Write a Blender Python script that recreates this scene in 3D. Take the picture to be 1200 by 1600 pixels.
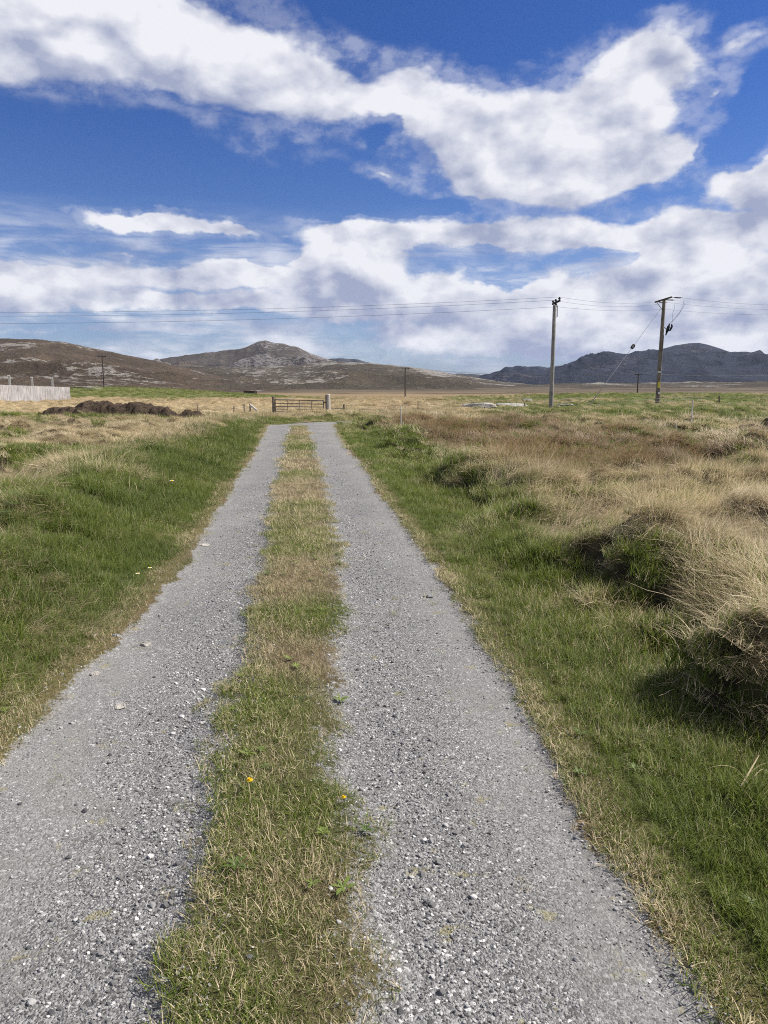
import bpy, math, random
import numpy as np
from mathutils import Vector
R = math.radians
rng = np.random.default_rng(7)
random.seed(7)
for _o in list(bpy.data.objects):
    bpy.data.objects.remove(_o)
S = bpy.context.scene
COL = S.collection

# ------------------------------------------------------------------ camera
EYE = 1.55
PITCH = math.atan(192 / 1155)
cam_d = bpy.data.cameras.new('camera')
cam = bpy.data.objects.new('camera', cam_d)
COL.objects.link(cam)
cam.location = (0, 0, EYE)
cam.rotation_euler = (R(90) - PITCH, 0, 0)
cam_d.sensor_fit = 'VERTICAL'
cam_d.sensor_height = 36
cam_d.lens = 26
cam_d.clip_start = 0.05
cam_d.clip_end = 60000
S.camera = cam

# ------------------------------------------------------------------ light
SUN_AZ, SUN_EL = 80.0, 46.0          # azimuth clockwise from +Y
SUN_DIR = Vector((math.sin(R(SUN_AZ)) * math.cos(R(SUN_EL)), math.cos(R(SUN_AZ)) * math.cos(R(SUN_EL)), math.sin(R(SUN_EL))))
sun_d = bpy.data.lights.new('sun', 'SUN')
sun_d.energy = 5.0
sun_d.angle = R(0.5)
sun_d.color = (1.0, 0.95, 0.87)
sun = bpy.data.objects.new('sun', sun_d)
COL.objects.link(sun)
sun.rotation_euler = SUN_DIR.to_track_quat('Z', 'Y').to_euler()
sun.location = (50, 20, 60)
S.view_settings.view_transform = 'Standard'
S.view_settings.look = 'None'
S.view_settings.exposure = 0.62
S.view_settings.gamma = 1.0
S.cycles.use_denoising = False
S.cycles.pixel_filter_type = 'BLACKMAN_HARRIS'
S.cycles.filter_width = 1.05
S.cycles.volume_bounces = 0
S.cycles.max_bounces = 6
S.cycles.diffuse_bounces = 3
S.cycles.glossy_bounces = 2
S.cycles.transmission_bounces = 4
S.cycles.transparent_max_bounces = 8


# ------------------------------------------------------------------ node writing
class NT:
    """tiny writer of shader node expressions"""
    def __init__(s, tree):
        s.t = tree

    def n(s, kind, **kw):
        nd = s.t.nodes.new(kind)
        for k, v in kw.items():
            setattr(nd, k, v)
        return nd

    def put(s, sock, v):
        if isinstance(v, bpy.types.NodeSocket):
            s.t.links.new(v, sock)
        else:
            sock.default_value = v

    def m(s, op, a, b=0.0, c=0.0, clamp=False):
        nd = s.n('ShaderNodeMath', operation=op, use_clamp=clamp)
        for i, v in enumerate((a, b, c)):
            s.put(nd.inputs[i], v)
        return nd.outputs[0]

    def v(s, op, a, b=(0, 0, 0), out=0):
        nd = s.n('ShaderNodeVectorMath', operation=op)
        s.put(nd.inputs[0], a)
        if op == 'SCALE':
            s.put(nd.inputs['Scale'], b)
        else:
            s.put(nd.inputs[1], b)
        return nd.outputs[out]

    def sep(s, a):
        nd = s.n('ShaderNodeSeparateXYZ')
        s.put(nd.inputs[0], a)
        return nd.outputs

    def com(s, x, y, z):
        nd = s.n('ShaderNodeCombineXYZ')
        for i, v in enumerate((x, y, z)):
            s.put(nd.inputs[i], v)
        return nd.outputs[0]

    def ss(s, v, lo, hi, a=0.0, b=1.0, kind='SMOOTHSTEP'):
        nd = s.n('ShaderNodeMapRange', interpolation_type=kind)
        s.put(nd.inputs[0], v)
        for i, q in enumerate((lo, hi, a, b)):
            s.put(nd.inputs[i + 1], q)
        return nd.outputs[0]

    def mix(s, f, a, b, blend='MIX'):
        nd = s.n('ShaderNodeMix', data_type='RGBA', blend_type=blend)
        s.put(nd.inputs[0], f)
        for i, q in ((6, a), (7, b)):
            if isinstance(q, tuple) and len(q) == 3:
                q = (*q, 1)
            s.put(nd.inputs[i], q)
        return nd.outputs[2]

    def noise(s, vec, scale, detail=4, rough=0.55, dist=0.0, dim='3D', out=0):
        nd = s.n('ShaderNodeTexNoise', noise_dimensions=dim)
        if vec is not None:
            s.put(nd.inputs['Vector'], vec)
        s.put(nd.inputs['Scale'], scale)
        s.put(nd.inputs['Detail'], detail)
        s.put(nd.inputs['Roughness'], rough)
        s.put(nd.inputs['Distortion'], dist)
        return nd.outputs[out]

    def vor(s, vec, scale, out=1, feature='F1'):
        nd = s.n('ShaderNodeTexVoronoi', feature=feature)
        s.put(nd.inputs['Vector'], vec)
        s.put(nd.inputs['Scale'], scale)
        return nd.outputs[out]

    def attr(s, name, kind='GEOMETRY', out='Color'):
        nd = s.n('ShaderNodeAttribute', attribute_type=kind, attribute_name=name)
        return nd.outputs[out]

    def bump(s, h, dist, strength=1.0, normal=None):
        nd = s.n('ShaderNodeBump')
        s.put(nd.inputs['Strength'], strength)
        s.put(nd.inputs['Distance'], dist)
        s.put(nd.inputs['Height'], h)
        if normal is not None:
            s.put(nd.inputs['Normal'], normal)
        return nd.outputs[0]


def material(name, rough=0.85, metallic=0.0, spec=0.3):
    m = bpy.data.materials.new(name)
    m.use_nodes = True
    t = m.node_tree
    b = t.nodes['Principled BSDF']
    b.inputs['Roughness'].default_value = rough
    b.inputs['Metallic'].default_value = metallic
    b.inputs['Specular IOR Level'].default_value = spec
    return m, NT(t), b


# ------------------------------------------------------------------ sky: daylight with clouds laid out by direction
def azel(px, py):
    a = (px - 600) / 1155; b = -(py - 800) / 1155
    dy = math.cos(PITCH) + b * math.sin(PITCH); dz = -math.sin(PITCH) + b * math.cos(PITCH)
    return math.degrees(math.atan2(a, dy)), math.degrees(math.atan2(dz, math.hypot(a, dy)))


# x, y, radius x, radius y, slant (deg, + = rising to the right), weight
CLOUDS = [(-60, 30, 170, 66, 0, 1.0), (110, 38, 190, 56, -4, 1.0), (260, 66, 180, 62, -20, 1.0), (385, 108, 130, 56, -20, 1.0),
          (480, 132, 100, 44, -12, .95), (570, 160, 90, 34, -5, .75), (350, 190, 70, 20, -5, .45), (565, 75, 65, 22, -25, .42), (120, 95, 120, 22, 0, .55),
          (680, 185, 95, 55, -20, 1.0), (760, 235, 125, 68, -25, 1.0), (870, 215, 120, 68, 0, 1.0), (965, 165, 95, 70, 20, 1.05),
          (1005, 105, 72, 46, 0, 1.0), (985, 262, 120, 38, 8, .95), (850, 290, 110, 34, 0, .9), (1105, 155, 36, 20, 20, .6),
          (610, 265, 66, 18, -16, .6), (1165, 62, 90, 18, 8, .55), (885, 46, 30, 10, 0, .34),
          (1195, 295, 66, 40, 0, .95), (1240, 240, 60, 30, 0, .7), (1180, 345, 110, 26, 0, .8),
          (235, 352, 80, 16, -3, .95), (340, 366, 100, 14, -3, .8), (430, 372, 70, 10, 0, .6), (580, 372, 140, 24, 0, .95), (810, 366, 240, 28, 0, .9), (1050, 372, 220, 36, 0, .95),
          (545, 410, 100, 30, 0, 1.15), (90, 392, 60, 16, 0, .55), (195, 402, 45, 12, 0, .6), (60, 435, 240, 26, 0, .9), (350, 437, 260, 26, 0, .9),
          (250, 474, 460, 24, 0, .85), (650, 470, 260, 56, 0, .95), (900, 470, 300, 56, 0, .9), (1130, 460, 300, 66, 0, 1.0),
          (700, 530, 260, 42, 0, .8), (1000, 530, 320, 50, 0, .9), (1250, 520, 250, 70, 0, .95), (70, 513, 190, 11, 0, .6), (330, 520, 160, 7, 0, .5), (620, 560, 200, 22, 0, .55)]
HOLES = [(935, 400, 75, 20, 0, .5), (790, 436, 85, 22, 0, .5), (330, 396, 150, 14, 0, .35), (585, 205, 40, 18, 20, .3), (500, 322, 360, 22, 0, .4), (1150, 225, 50, 40, 0, .5), (1180, 140, 60, 34, 0, .4), (340, 530, 260, 18, 0, .25)]

W = bpy.data.worlds.new('World')
S.world = W
W.use_nodes = True
wt = W.node_tree
wt.nodes.clear()
N = NT(wt)
co = N.n('ShaderNodeTexCoord').outputs['Generated']
d = N.v('NORMALIZE', co)
sx, sy, sz = N.sep(d)
az = N.m('MULTIPLY', N.m('ARCTAN2', sx, sy), 57.29578)
el = N.m('MULTIPLY', N.m('ARCSINE', sz), 57.29578)
p2 = N.com(az, el, 0.0)


def blob_field(pos, items):
    acc = None
    for (x, y, rx, ry, ang, wgt) in items:
        a, e = azel(x, y)
        q = N.v('SUBTRACT', pos, (a, e, 0))
        if ang:
            nd = N.n('ShaderNodeVectorRotate', rotation_type='Z_AXIS')
            N.put(nd.inputs['Vector'], q)
            nd.inputs['Angle'].default_value = R(-ang)
            q = nd.outputs[0]
        q = N.v('MULTIPLY', q, (20.16 / rx, 20.16 / ry, 0))
        ln = N.v('LENGTH', q, out=1)
        g = N.m('MULTIPLY_ADD', ln, -0.5 * wgt, wgt)      # wgt at the middle, half of it at the rim
        acc = g if acc is None else N.m('SMOOTH_MAX', acc, g, 0.12)
    return acc


warp = N.noise(N.v('MULTIPLY', d, (1, 1, 1.8)), 9.0, 5, 0.6, out=1)
wv = N.v('MULTIPLY', N.v('SUBTRACT', warp, (.5, .5, .5)), (6.0, 3.4, 0))
pw = N.v('ADD', p2, wv)
base = blob_field(pw, CLOUDS)
above = blob_field(N.v('ADD', pw, (0.5, 1.7, 0)), [c for c in CLOUDS if c[5] >= .8])
under = N.m('SUBTRACT', above, base)          # more cloud overhead than here: a shaded underside
for (x, y, rx, ry, ang, wgt) in HOLES:
    a, e = azel(x, y)
    q = N.v('MULTIPLY', N.v('SUBTRACT', pw, (a, e, 0)), (20.16 / rx, 20.16 / ry, 0))
    base = N.m('SUBTRACT', base, N.m('MULTIPLY', N.m('SUBTRACT', 1.0, N.v('LENGTH', q, out=1), clamp=True), wgt))
# elsewhere in the sky: the same broken cumulus, placed by noise
outside = N.ss(N.m('MAXIMUM', N.m('ABSOLUTE', az), N.m('MULTIPLY', el, 1.15)), 31.0, 40.0)
far_f = N.noise(N.v('MULTIPLY', d, (1, 1, 2.2)), 3.2, 3, 0.5)
far_b = N.ss(far_f, 0.36, 0.66, 0.1, 1.0, 'LINEAR')
mx = N.n('ShaderNodeMix', data_type='FLOAT')
N.put(mx.inputs[0], outside); N.put(mx.inputs[2], base); N.put(mx.inputs[3], far_b)
base = mx.outputs[0]


def cloud_noise(vec):
    big = N.noise(vec, 7.5, 8, 0.54, 0.1)
    wrp = N.v('ADD', vec, N.v('SCALE', N.v('SUBTRACT', N.noise(vec, 14, 3, .5, out=1), (.5, .5, .5)), .05))
    p1_ = N.m('SUBTRACT', .42, N.vor(wrp, 17, out=0, feature='SMOOTH_F1'))
    p2_ = N.m('SUBTRACT', .42, N.vor(wrp, 41, out=0, feature='SMOOTH_F1'))
    return N.m('ADD', N.m('MULTIPLY', big, .85), N.m('ADD', N.m('MULTIPLY_ADD', p1_, .20, .075), N.m('MULTIPLY', p2_, .09)))


dv = N.v('MULTIPLY', d, (1, 1, 1.6))
# toward the sun in the sky plane: right and up
off = N.v('MULTIPLY', N.com(N.m('MULTIPLY', sy, 0.55), N.m('MULTIPLY', sx, -0.55), 1.0), (0.022, 0.022, 0.036))
f0 = cloud_noise(dv)
f1 = cloud_noise(N.v('ADD', dv, off))
fine = N.noise(dv, 38.0, 5, 0.6)
amp = 0.85
dens_raw = N.m('ADD', base, N.m('MULTIPLY', N.m('SUBTRACT', f0, 0.5), amp))
dens_raw = N.m('ADD', dens_raw, N.m('MULTIPLY', N.m('SUBTRACT', fine, 0.5), 0.10))
dens_raw = N.m('ADD', dens_raw, N.ss(base, 0.50, 0.82, 0, 0.30))
alpha = N.ss(dens_raw, 0.42, 0.72)
veil = N.noise(N.v('MULTIPLY', d, (1, 1, 7.0)), 5.5, 6, 0.62, 0.4)
veil_b = N.m('MULTIPLY', N.ss(el, 0.3, 2.2), N.ss(el, 8.0, 13.5, 1.0, 0.0))
veil_a = N.m('MULTIPLY', N.ss(veil, 0.40, 0.62, 0.12, 0.80), veil_b)
wisp = N.m('MULTIPLY', N.ss(dens_raw, 0.24, 0.46), N.ss(fine, .35, .62, .06, .32))
alpha = N.m('MAXIMUM', alpha, N.m('MAXIMUM', veil_a, wisp))
thick = N.ss(dens_raw, 0.5, 1.15)
lit = N.m('MULTIPLY_ADD', N.m('SUBTRACT', f0, f1), 4.3, 0.68)
lit = N.m('ADD', lit, N.m('MULTIPLY', N.m('SUBTRACT', fine, 0.5), 0.25))
lit = N.m('SUBTRACT', lit, N.m('MULTIPLY', N.m('MAXIMUM', N.m('MINIMUM', under, .35), -.2), N.m('MULTIPLY', N.m('SUBTRACT', 1.0, outside), .75)))
low = N.ss(el, 1.0, 12.0)                    # cloud decks low down are seen from below and greyer
lit = N.m('ADD', lit, N.m('MULTIPLY', N.m('SUBTRACT', low, 1.0), 0.10))
lit = N.m('SUBTRACT', lit, N.m('MULTIPLY', thick, 0.10), clamp=True)
ccol = N.mix(lit, (4.2, 4.7, 6.6), (10.2, 10.3, 10.9))
sky = N.n('ShaderNodeTexSky', sky_type='NISHITA', sun_disc=False)
sky.sun_elevation = R(SUN_EL)
sky.sun_rotation = R(SUN_AZ)
sky.altitude = 0
sky.air_density = 1.0
sky.dust_density = 0.6
sky.ozone_density = 3.0
skyc = N.mix(1.0, sky.outputs[0], N.mix(N.ss(el, 0.0, 24.0), (0.76, 0.90, 1.26), (0.31, 0.58, 1.14)), 'MULTIPLY')
col = N.mix(alpha, skyc, ccol)
bg = N.n('ShaderNodeBackground')
N.put(bg.inputs['Color'], col)
bg.inputs['Strength'].default_value = 0.056
wo = N.n('ShaderNodeOutputWorld')
wt.links.new(bg.outputs[0], wo.inputs[0])
W.cycles.sampling_method = 'MANUAL'
W.cycles.sample_map_resolution = 512


# ------------------------------------------------------------------ numpy noise
def _h(ix, iy, seed):
    a = (ix.astype(np.int64) * 374761393 + iy.astype(np.int64) * 668265263 + seed * 1442695041) & 0xffffffff
    a = ((a ^ (a >> 13)) * 1274126177) & 0xffffffff
    return ((a ^ (a >> 16)) & 0xffff) / 65535.0


def vn(x, y, seed=0):
    ix = np.floor(x); iy = np.floor(y)
    fx = x - ix; fy = y - iy
    fx = fx * fx * fx * (fx * (fx * 6 - 15) + 10); fy = fy * fy * fy * (fy * (fy * 6 - 15) + 10)
    a = _h(ix, iy, seed); b = _h(ix + 1, iy, seed); c = _h(ix, iy + 1, seed); e = _h(ix + 1, iy + 1, seed)
    return (a * (1 - fx) + b * fx) * (1 - fy) + (c * (1 - fx) + e * fx) * fy


def fbm(x, y, wl, oct=4, seed=0, rough=0.5):
    x = np.asarray(x, float) / wl; y = np.asarray(y, float) / wl
    s = 0; a = 1; t = 0
    for o in range(oct):
        s = s + a * vn(x + 17.3 * o, y - 9.1 * o, seed + o); t += a
        a *= rough; x = x * 2.03; y = y * 2.03
    return s / t


def sst(x, a, b):
    t = np.clip((x - a) / (b - a), 0, 1)
    return t * t * (3 - 2 * t)


# ------------------------------------------------------------------ lie of the land
YS = np.array([0.0, 1.6, 2.4, 3.4, 5.0, 7.5, 12, 20, 30, 34, 38])
E_LL = np.array([-1.55, -1.6, -1.62, -1.66, -1.74, -1.95, -2.5, -3.45, -4.75, -5.2, -5.4])
E_LR = np.array([-0.50, -.60, -.75, -.86, -1.06, -1.30, -1.85, -2.75, -3.8, -4.3, -4.6])
E_MR = np.array([.12, 0.05, -.01, -.13, -.20, -.40, -.86, -1.80, -3.0, -3.4, -3.8])
E_RR = np.array([1.0, .86, .77, .73, .60, .36, -.10, -.95, -2.0, -2.2, -2.2])


def road_dist(x, y):
    """distance from the middle of the road that turns off to the right before the gate"""
    pts = [(-3.5, 32.0), (-2.8, 34.0), (-0.5, 35.6), (4.0, 37.0), (10.0, 38.2), (20.0, 41.0)]
    best = np.full(np.shape(x), 1e9)
    for (ax, ay), (bx, by) in zip(pts[:-1], pts[1:]):
        ux, uy = bx - ax, by - ay
        t = np.clip(((x - ax) * ux + (y - ay) * uy) / (ux * ux + uy * uy), 0, 1)
        best = np.minimum(best, np.hypot(x - ax - t * ux, y - ay - t * uy))
    return best


def track(x, y):
    """-> dl (left of the tracks), dr (right of them), mid (0..1 in the grass strip), grav (0..1)"""
    wob = (fbm(x, y, 1.6, 3, 5) - .5) * 0.20 + (fbm(x, y, .22, 3, 8) - .5) * 0.16
    ll = np.interp(y, YS, E_LL); lr = np.interp(y, YS, E_LR); mr = np.interp(y, YS, E_MR); rr = np.interp(y, YS, E_RR)
    dl = ll - x; dr = x - rr
    m_in = np.minimum(x - lr, mr - x) + wob * 1.05 + (vn(x * 9, y * 9, 3) - .5) * .10
    inside = sst(-dl + wob, -.05, .10) * sst(-dr + wob, -.05, .10)
    tr = inside * (1 - sst(m_in, -.10, .36)) * (1 - sst(y, 31.5, 33))
    rd = road_dist(x, y)
    road = 1 - sst(rd + wob * 1.5, .95, 1.2)
    grav = np.maximum(tr, road * sst(y, 29.5, 31))
    grav = grav * (1 - sst(y, 41, 44))
    mid = sst(m_in, 0, .2) * sst(-dl, 0, .1) * sst(-dr, 0, .1)
    side = np.where(y < 33, np.maximum(dl, dr), rd - 1.4)
    side = np.minimum(side, np.maximum(rd - 1.4, np.where(y < 33, side, 99)))
    return dl, dr, mid, grav, side


TUSSOCKS = [(1.72, 3.50, .27, .46), (2.0, 3.30, .22, .2), (3.35, 6.75, .50, .20), (1.45, 5.15, .30, .20), (2.9, 6.2, .3, .10), (2.6, 8.6, .4, .22), (3.6, 9.4, .45, .25),
            (1.62, 8.1, .28, .16), (5.2, 10.2, .5, .3), (4.4, 7.6, .45, .25), (3.9, 12.2, .5, .28), (6.3, 12.6, .6, .3), (1.15, 12.6, .35, .25), (0.5, 17.0, .4, .3),
            (6.9, 13.9, .42, .42), (7.6, 13.6, .34, .34), (4.6, 13.8, .4, .35), (0.2, 19.6, .45, .3), (-2.9, 5.3, .5, .14), (-3.4, 7.2, .6, .16), (-6.5, 17.5, .6, .3),
            (-8.6, 19, .7, .35), (-10.6, 21, .7, .4), (-7.6, 14.5, .5, .2), (-11.8, 24, .7, .4), (2.35, 2.6, .3, .2), (2.7, 4.6, .35, .16), (9.5, 17, .6, .3), (12.5, 23.5, .6, .2)]
TUSSOCKS = [TUSSOCKS[0]] + [(a_, b_, c_ * .7, d_ * .62) for a_, b_, c_, d_ in TUSSOCKS[1:]]
N_FIXED = len(TUSSOCKS)
_tr = random.Random(11)
while len(TUSSOCKS) < N_FIXED + 110:
    _y = 5 + 25 * _tr.random() ** .8; _x = (_tr.random() * 2 - 1) * (_y * .55 + 1)
    _c = -.3 - .09 * _y
    if (_x - _c) > 2.6 or (_x - _c) < -5.0:
        TUSSOCKS.append((_x, _y, .16 + .26 * _tr.random(), .05 + .15 * _tr.random()))


def zg(x, y):
    shp = np.shape(x); x = np.asarray(x, float).ravel(); y = np.asarray(y, float).ravel()
    r = np.hypot(x, y)
    z = (fbm(x, y, 14, 3, 31) - .5) * .35 * sst(r, 12, 45)
    dl, dr, mid, grav, side = track(x, y)
    near = 1 - sst(y, 26, 33)
    z = z + .025 * mid * near - .018 * grav
    # banks
    lb = sst(dl, .1, 1.0) * .20 + sst(dl, .8, 1.6) * .20 - sst(dl, 1.8, 3.0) * .22
    rb = sst(dr, .25, .9) * -.05 + sst(dr, .9, 1.9) * .22
    z = z + (lb + rb) * (1 - sst(y, 27, 34))
    z = z + sst(side, .5, 2.5) * .12 * sst(y, 27, 34) * (1 - sst(y, 40, 60))
    s = sst(side, .35, 1.4)
    b = fbm(x, y, 1.15, 3, 77)
    z = z + s * (np.maximum(b - .42, 0) ** 1.0) * .82 * (1 - .75 * sst(dl, .0, .1) * (1 - sst(dl, 3, 4)) ) * (1 - sst(r, 60, 140))
    z = z + s * (fbm(x, y, .42, 3, 78) - .5) * .17 * (1 - sst(r, 20, 40)) * (1 - .5 * (dl > 0) * (dl < 2.6)) - .13 * s * sst(gaps(x, y), .52, .60) * (1 - sst(r, 28, 40))
    for (tx, ty, tr, th) in TUSSOCKS:
        k_ = np.hypot(x - tx, y - ty) < tr * 3.2
        if not k_.any(): continue
        xx, yy = x[k_] - tx, y[k_] - ty
        ww_ = (fbm(x[k_], y[k_], .35, 3, 71) - .5)
        q = np.hypot(np.where(xx < 0, xx / (tr * .75), xx / (tr * 1.7)), np.where(yy < 0, yy / (tr * .8), yy / (tr * 1.4))) + ww_ * 1.1
        z[k_] += th * (1 - sst(q, .2, 1.0)) * (.75 + ww_)
    # further out
    z = z + 1.75 * np.exp(-(((x + 44) / 26) ** 2 + ((y - 112) / 22) ** 2))
    z = z + .25 * np.exp(-(((x + 40) / 12) ** 2 + ((y - 75) / 20) ** 2))
    z = z + .95 * np.exp(-(((x - 46) / 34) ** 2 + ((y - 92) / 22) ** 2)) + .35 * np.exp(-(((x - 16) / 14) ** 2 + ((y - 84) / 16) ** 2))
    z = z - .95 * sst(r, 130, 200)
    z = z + 4.6 * sst(r, 450, 1300) + 3.0 * sst(r, 1300, 3000)
    z = z + (fbm(x, y, 180, 4, 41) - .5) * 3.6 * sst(r, 300, 900) + (fbm(x, y, 26, 3, 43) - .5) * .9 * sst(r, 110, 260)
    z = z + 1.2 * sst(-x, 60, 160) * sst(r, 100, 180) * (1 - sst(r, 300, 600))
    return z.reshape(shp)


def z1(x, y):
    return float(zg(np.array([x]), np.array([y]))[0])


def gaps(x, y):
    return fbm(x, y, .60, 3, 93) * .6 + fbm(x, y, .2, 2, 94) * .4


def cover(x, y):
    """-> green (share of living grass), red (rusty moor grass), tall (0..1), olive"""
    r = np.hypot(x, y)
    dl, dr, mid, grav, side = track(x, y)
    n1 = fbm(x, y, 2.2, 4, 11); n2 = fbm(x, y, .7, 3, 12); n3 = fbm(x, y, 6.5, 3, 13)
    # left verge
    wl = np.interp(y, [0, 6, 9, 15, 20, 30, 40], [3.2, 2.6, 2.25, 1.75, 1.5, 1.3, 1.1])
    gl = (1 - sst(dl + (n1 - .5) * .7, wl - .25, wl + .15)) * (.86 + .14 * sst(y, 6.0, 8.5)) * (1 - .45 * sst(n2 * .5 + n1 * .5, .54, .64)) * (1 - .35 * sst(y, 22, 30))
    gl = np.clip(gl + (n1 - .5) * 1.2 * (1 - sst(y, 6.5, 9.5)) * (dl < wl), 0, 1)
    fieldl = sst(n1 * .6 + n3 * .4, .52, .66) * .75
    gleft = np.maximum(gl, fieldl)
    # right verge
    wr = np.interp(y, [0, 3, 6, 10, 20, 32], [1.6, 1.5, 1.6, 1.75, 1.9, 1.6])
    gr = (1 - sst(dr + (n1 - .5) * .9, wr - .30, wr + .50)) * (1.0 - .30 * sst(n2, .58, .7))
    gr = gr * (1 - .75 * (1 - sst(np.hypot(x - 2.05, y - 3.55), .28, .45)))
    gr = np.maximum(gr, .82 * (1 - .55 * sst(n2, .50, .64)) * (dr < 1.15 + (n2 - .5) * .8))
    fieldr = sst(n1 * .35 + n2 * .65, .50, .66) * .50 + .11
    gright = np.maximum(gr, fieldr)
    gright = gright * (1 - .72 * (1 - sst(np.hypot(x - 2.6, y - 6.8) + (n2 - .5) * .9, 1.1, 1.8)) * sst(dr, .8, 1.2))
    gside = np.where(dl > 0, gleft, gright)
    gmid = .30 + (n1 - .5) * 2.0 + (n2 - .5) * 1.6
    g = np.where((dl < 0) & (dr < 0) & (y < 34), gmid, gside)
    # distance
    far = sst(y, 25, 31)
    gr_far = (.85 + (n3 - .5) * 1.2 + (n1 - .5) * .9) * sst(x, 4, 9) * sst(y, 26, 32) * (1 - sst(y, 100, 125)) + .3 * sst(n1, .5, .7) * sst(x, 1, 5)
    mound = np.exp(-(((x + 40) / 28) ** 2 + ((y - 108) / 24) ** 2))
    gl_far = sst(mound + (n3 - .5) * .5, .25, .5) * .85 + fieldl * (1 - sst(y, 35, 45))
    verge_far = (1 - sst(side, .8, 2.6)) * .6 * (1 - sst(y, 42, 48))
    gfar = np.maximum(np.where(x > 0, gr_far, gl_far), verge_far)
    g = g * (1 - far) + gfar * far
    g = g * (1 - sst(r, 130, 170)) + .04 * sst(r, 130, 170)
    g = np.clip(g, 0, 1)
    # rusty patch in the right field
    red = sst(dr, 1.6, 2.6) * (1 - sst(x, 5.0, 8.5)) * sst(y, 10, 14) * (1 - sst(y, 27, 31)) * (.6 + .9 * n1)
    red = np.maximum(red, sst(n3, .5, .7) * .45 * sst(dr, 1.5, 3))
    red = np.maximum(red, .38 * sst(r, 45, 110))
    red = np.maximum(red, .25 * sst(r, 200, 420) + 0.5 * sst(r, 420, 700))
    red = np.clip(red * 1.15, 0, 1)
    edge = 1 - sst(np.where(y < 33, side, 9), .05, .40)
    tall = sst(side, .10, .8) * (1 - .0 * edge)
    return g, red, tall, edge, n1, n2


# ------------------------------------------------------------------ mesh helpers
def np_mesh(name, V, F, mat=None, smooth=True, link=True, parent=None):
    """V (n,3), F (m,k) with k = 3 or 4"""
    me = bpy.data.meshes.new(name)
    V = np.asarray(V, np.float32); F = np.asarray(F, np.int32)
    me.vertices.add(len(V)); me.vertices.foreach_set('co', V.ravel())
    k = F.shape[1]
    me.loops.add(F.size); me.loops.foreach_set('vertex_index', F.ravel())
    me.polygons.add(len(F)); me.polygons.foreach_set('loop_start', np.arange(0, F.size, k, dtype=np.int32))
    me.polygons.foreach_set('loop_total', np.full(len(F), k, np.int32))
    me.update(calc_edges=True)
    me.polygons.foreach_set('use_smooth', np.full(len(F), smooth))
    if mat: me.materials.append(mat)
    o = bpy.data.objects.new(name, me)
    if link: COL.objects.link(o)
    if parent: o.parent = parent
    return o


def fattr(me, name, arr, kind='FLOAT', dom='POINT'):
    a = me.attributes.new(name, kind, dom)
    arr = np.asarray(arr)
    if kind == 'FLOAT_COLOR':
        a.data.foreach_set('color', arr.astype(np.float32).ravel())
    elif kind == 'FLOAT_VECTOR':
        a.data.foreach_set('vector', arr.astype(np.float32).ravel())
    elif kind == 'INT':
        a.data.foreach_set('value', arr.astype(np.int32).ravel())
    else:
        a.data.foreach_set('value', arr.astype(np.float32).ravel())


class MB:
    """collects simple shapes into one mesh"""
    def __init__(s): s.V = []; s.F = []

    def add(s, verts, faces):
        b = len(s.V)
        s.V += [tuple(v) for v in verts]
        s.F += [[i + b for i in f] for f in faces]
        return s

    def box(s, c, size, rot=None, bev=0.0):
        hx, hy, hz = [q / 2 for q in size]
        vs = [Vector((x * hx, y * hy, z * hz)) for x in (-1, 1) for y in (-1, 1) for z in (-1, 1)]
        if rot: vs = [rot @ v for v in vs]
        vs = [v + Vector(c) for v in vs]
        return s.add(vs, [(0, 1, 3, 2), (4, 6, 7, 5), (0, 4, 5, 1), (2, 3, 7, 6), (0, 2, 6, 4), (1, 5, 7, 3)])

    def tube(s, pts, rads, seg=10, cap=True):
        pts = [Vector(p) for p in pts]
        if not isinstance(rads, (list, tuple)): rads = [rads] * len(pts)
        rings = []
        prev = None
        for i, p in enumerate(pts):
            t = (pts[min(i + 1, len(pts) - 1)] - pts[max(i - 1, 0)]).normalized()
            if prev is None:
                u = t.orthogonal().normalized()
            else:
                u = (prev - t * prev.dot(t)).normalized()
            prev = u
            w = t.cross(u)
            rings.append([p + (u * math.cos(a) + w * math.sin(a)) * rads[i] for a in [2 * math.pi * k / seg for k in range(seg)]])
        vs = [v for r in rings for v in r]
        fs = []
        for i in range(len(rings) - 1):
            for k in range(seg):
                a = i * seg + k; b = i * seg + (k + 1) % seg
                fs.append((a, b, b + seg, a + seg))
        if cap:
            fs.append(tuple(range(seg))[::-1]); fs.append(tuple((len(rings) - 1) * seg + k for k in range(seg)))
        return s.add(vs, fs)

    def build(s, name, mat, parent=None, smooth=False, loc=None):
        me = bpy.data.meshes.new(name)
        me.from_pydata(s.V, [], s.F)
        me.update()
        me.materials.append(mat)
        if smooth:
            me.polygons.foreach_set('use_smooth', [True] * len(me.polygons))
            try: me.set_sharp_from_angle(angle=R(35))
            except Exception: pass
        o = bpy.data.objects.new(name, me)
        COL.objects.link(o)
        if parent: o.parent = parent
        if loc: o.location = loc
        return o


def tag(o, label, cat, group=None):
    o['label'] = label; o['category'] = cat
    if group: o['group'] = group
    return o


def thing(name, label, cat, loc, rz=0.0, group=None):
    o = bpy.data.objects.new(name, None)
    o.empty_display_size = .2
    COL.objects.link(o)
    o.location = loc; o.rotation_euler = (0, 0, rz)
    return tag(o, label, cat, group)


def px_ground(px, py, D=None, z=0.0):
    """world x,y of a photo pixel: on level z, or at depth D along +Y"""
    a = (px - 600) / 1155; b = -(py - 800) / 1155
    dy = math.cos(PITCH) + b * math.sin(PITCH); dz = -math.sin(PITCH) + b * math.cos(PITCH)
    t = D / dy if D else (z - EYE) / dz
    return a * t, dy * t, EYE + dz * t


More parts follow.
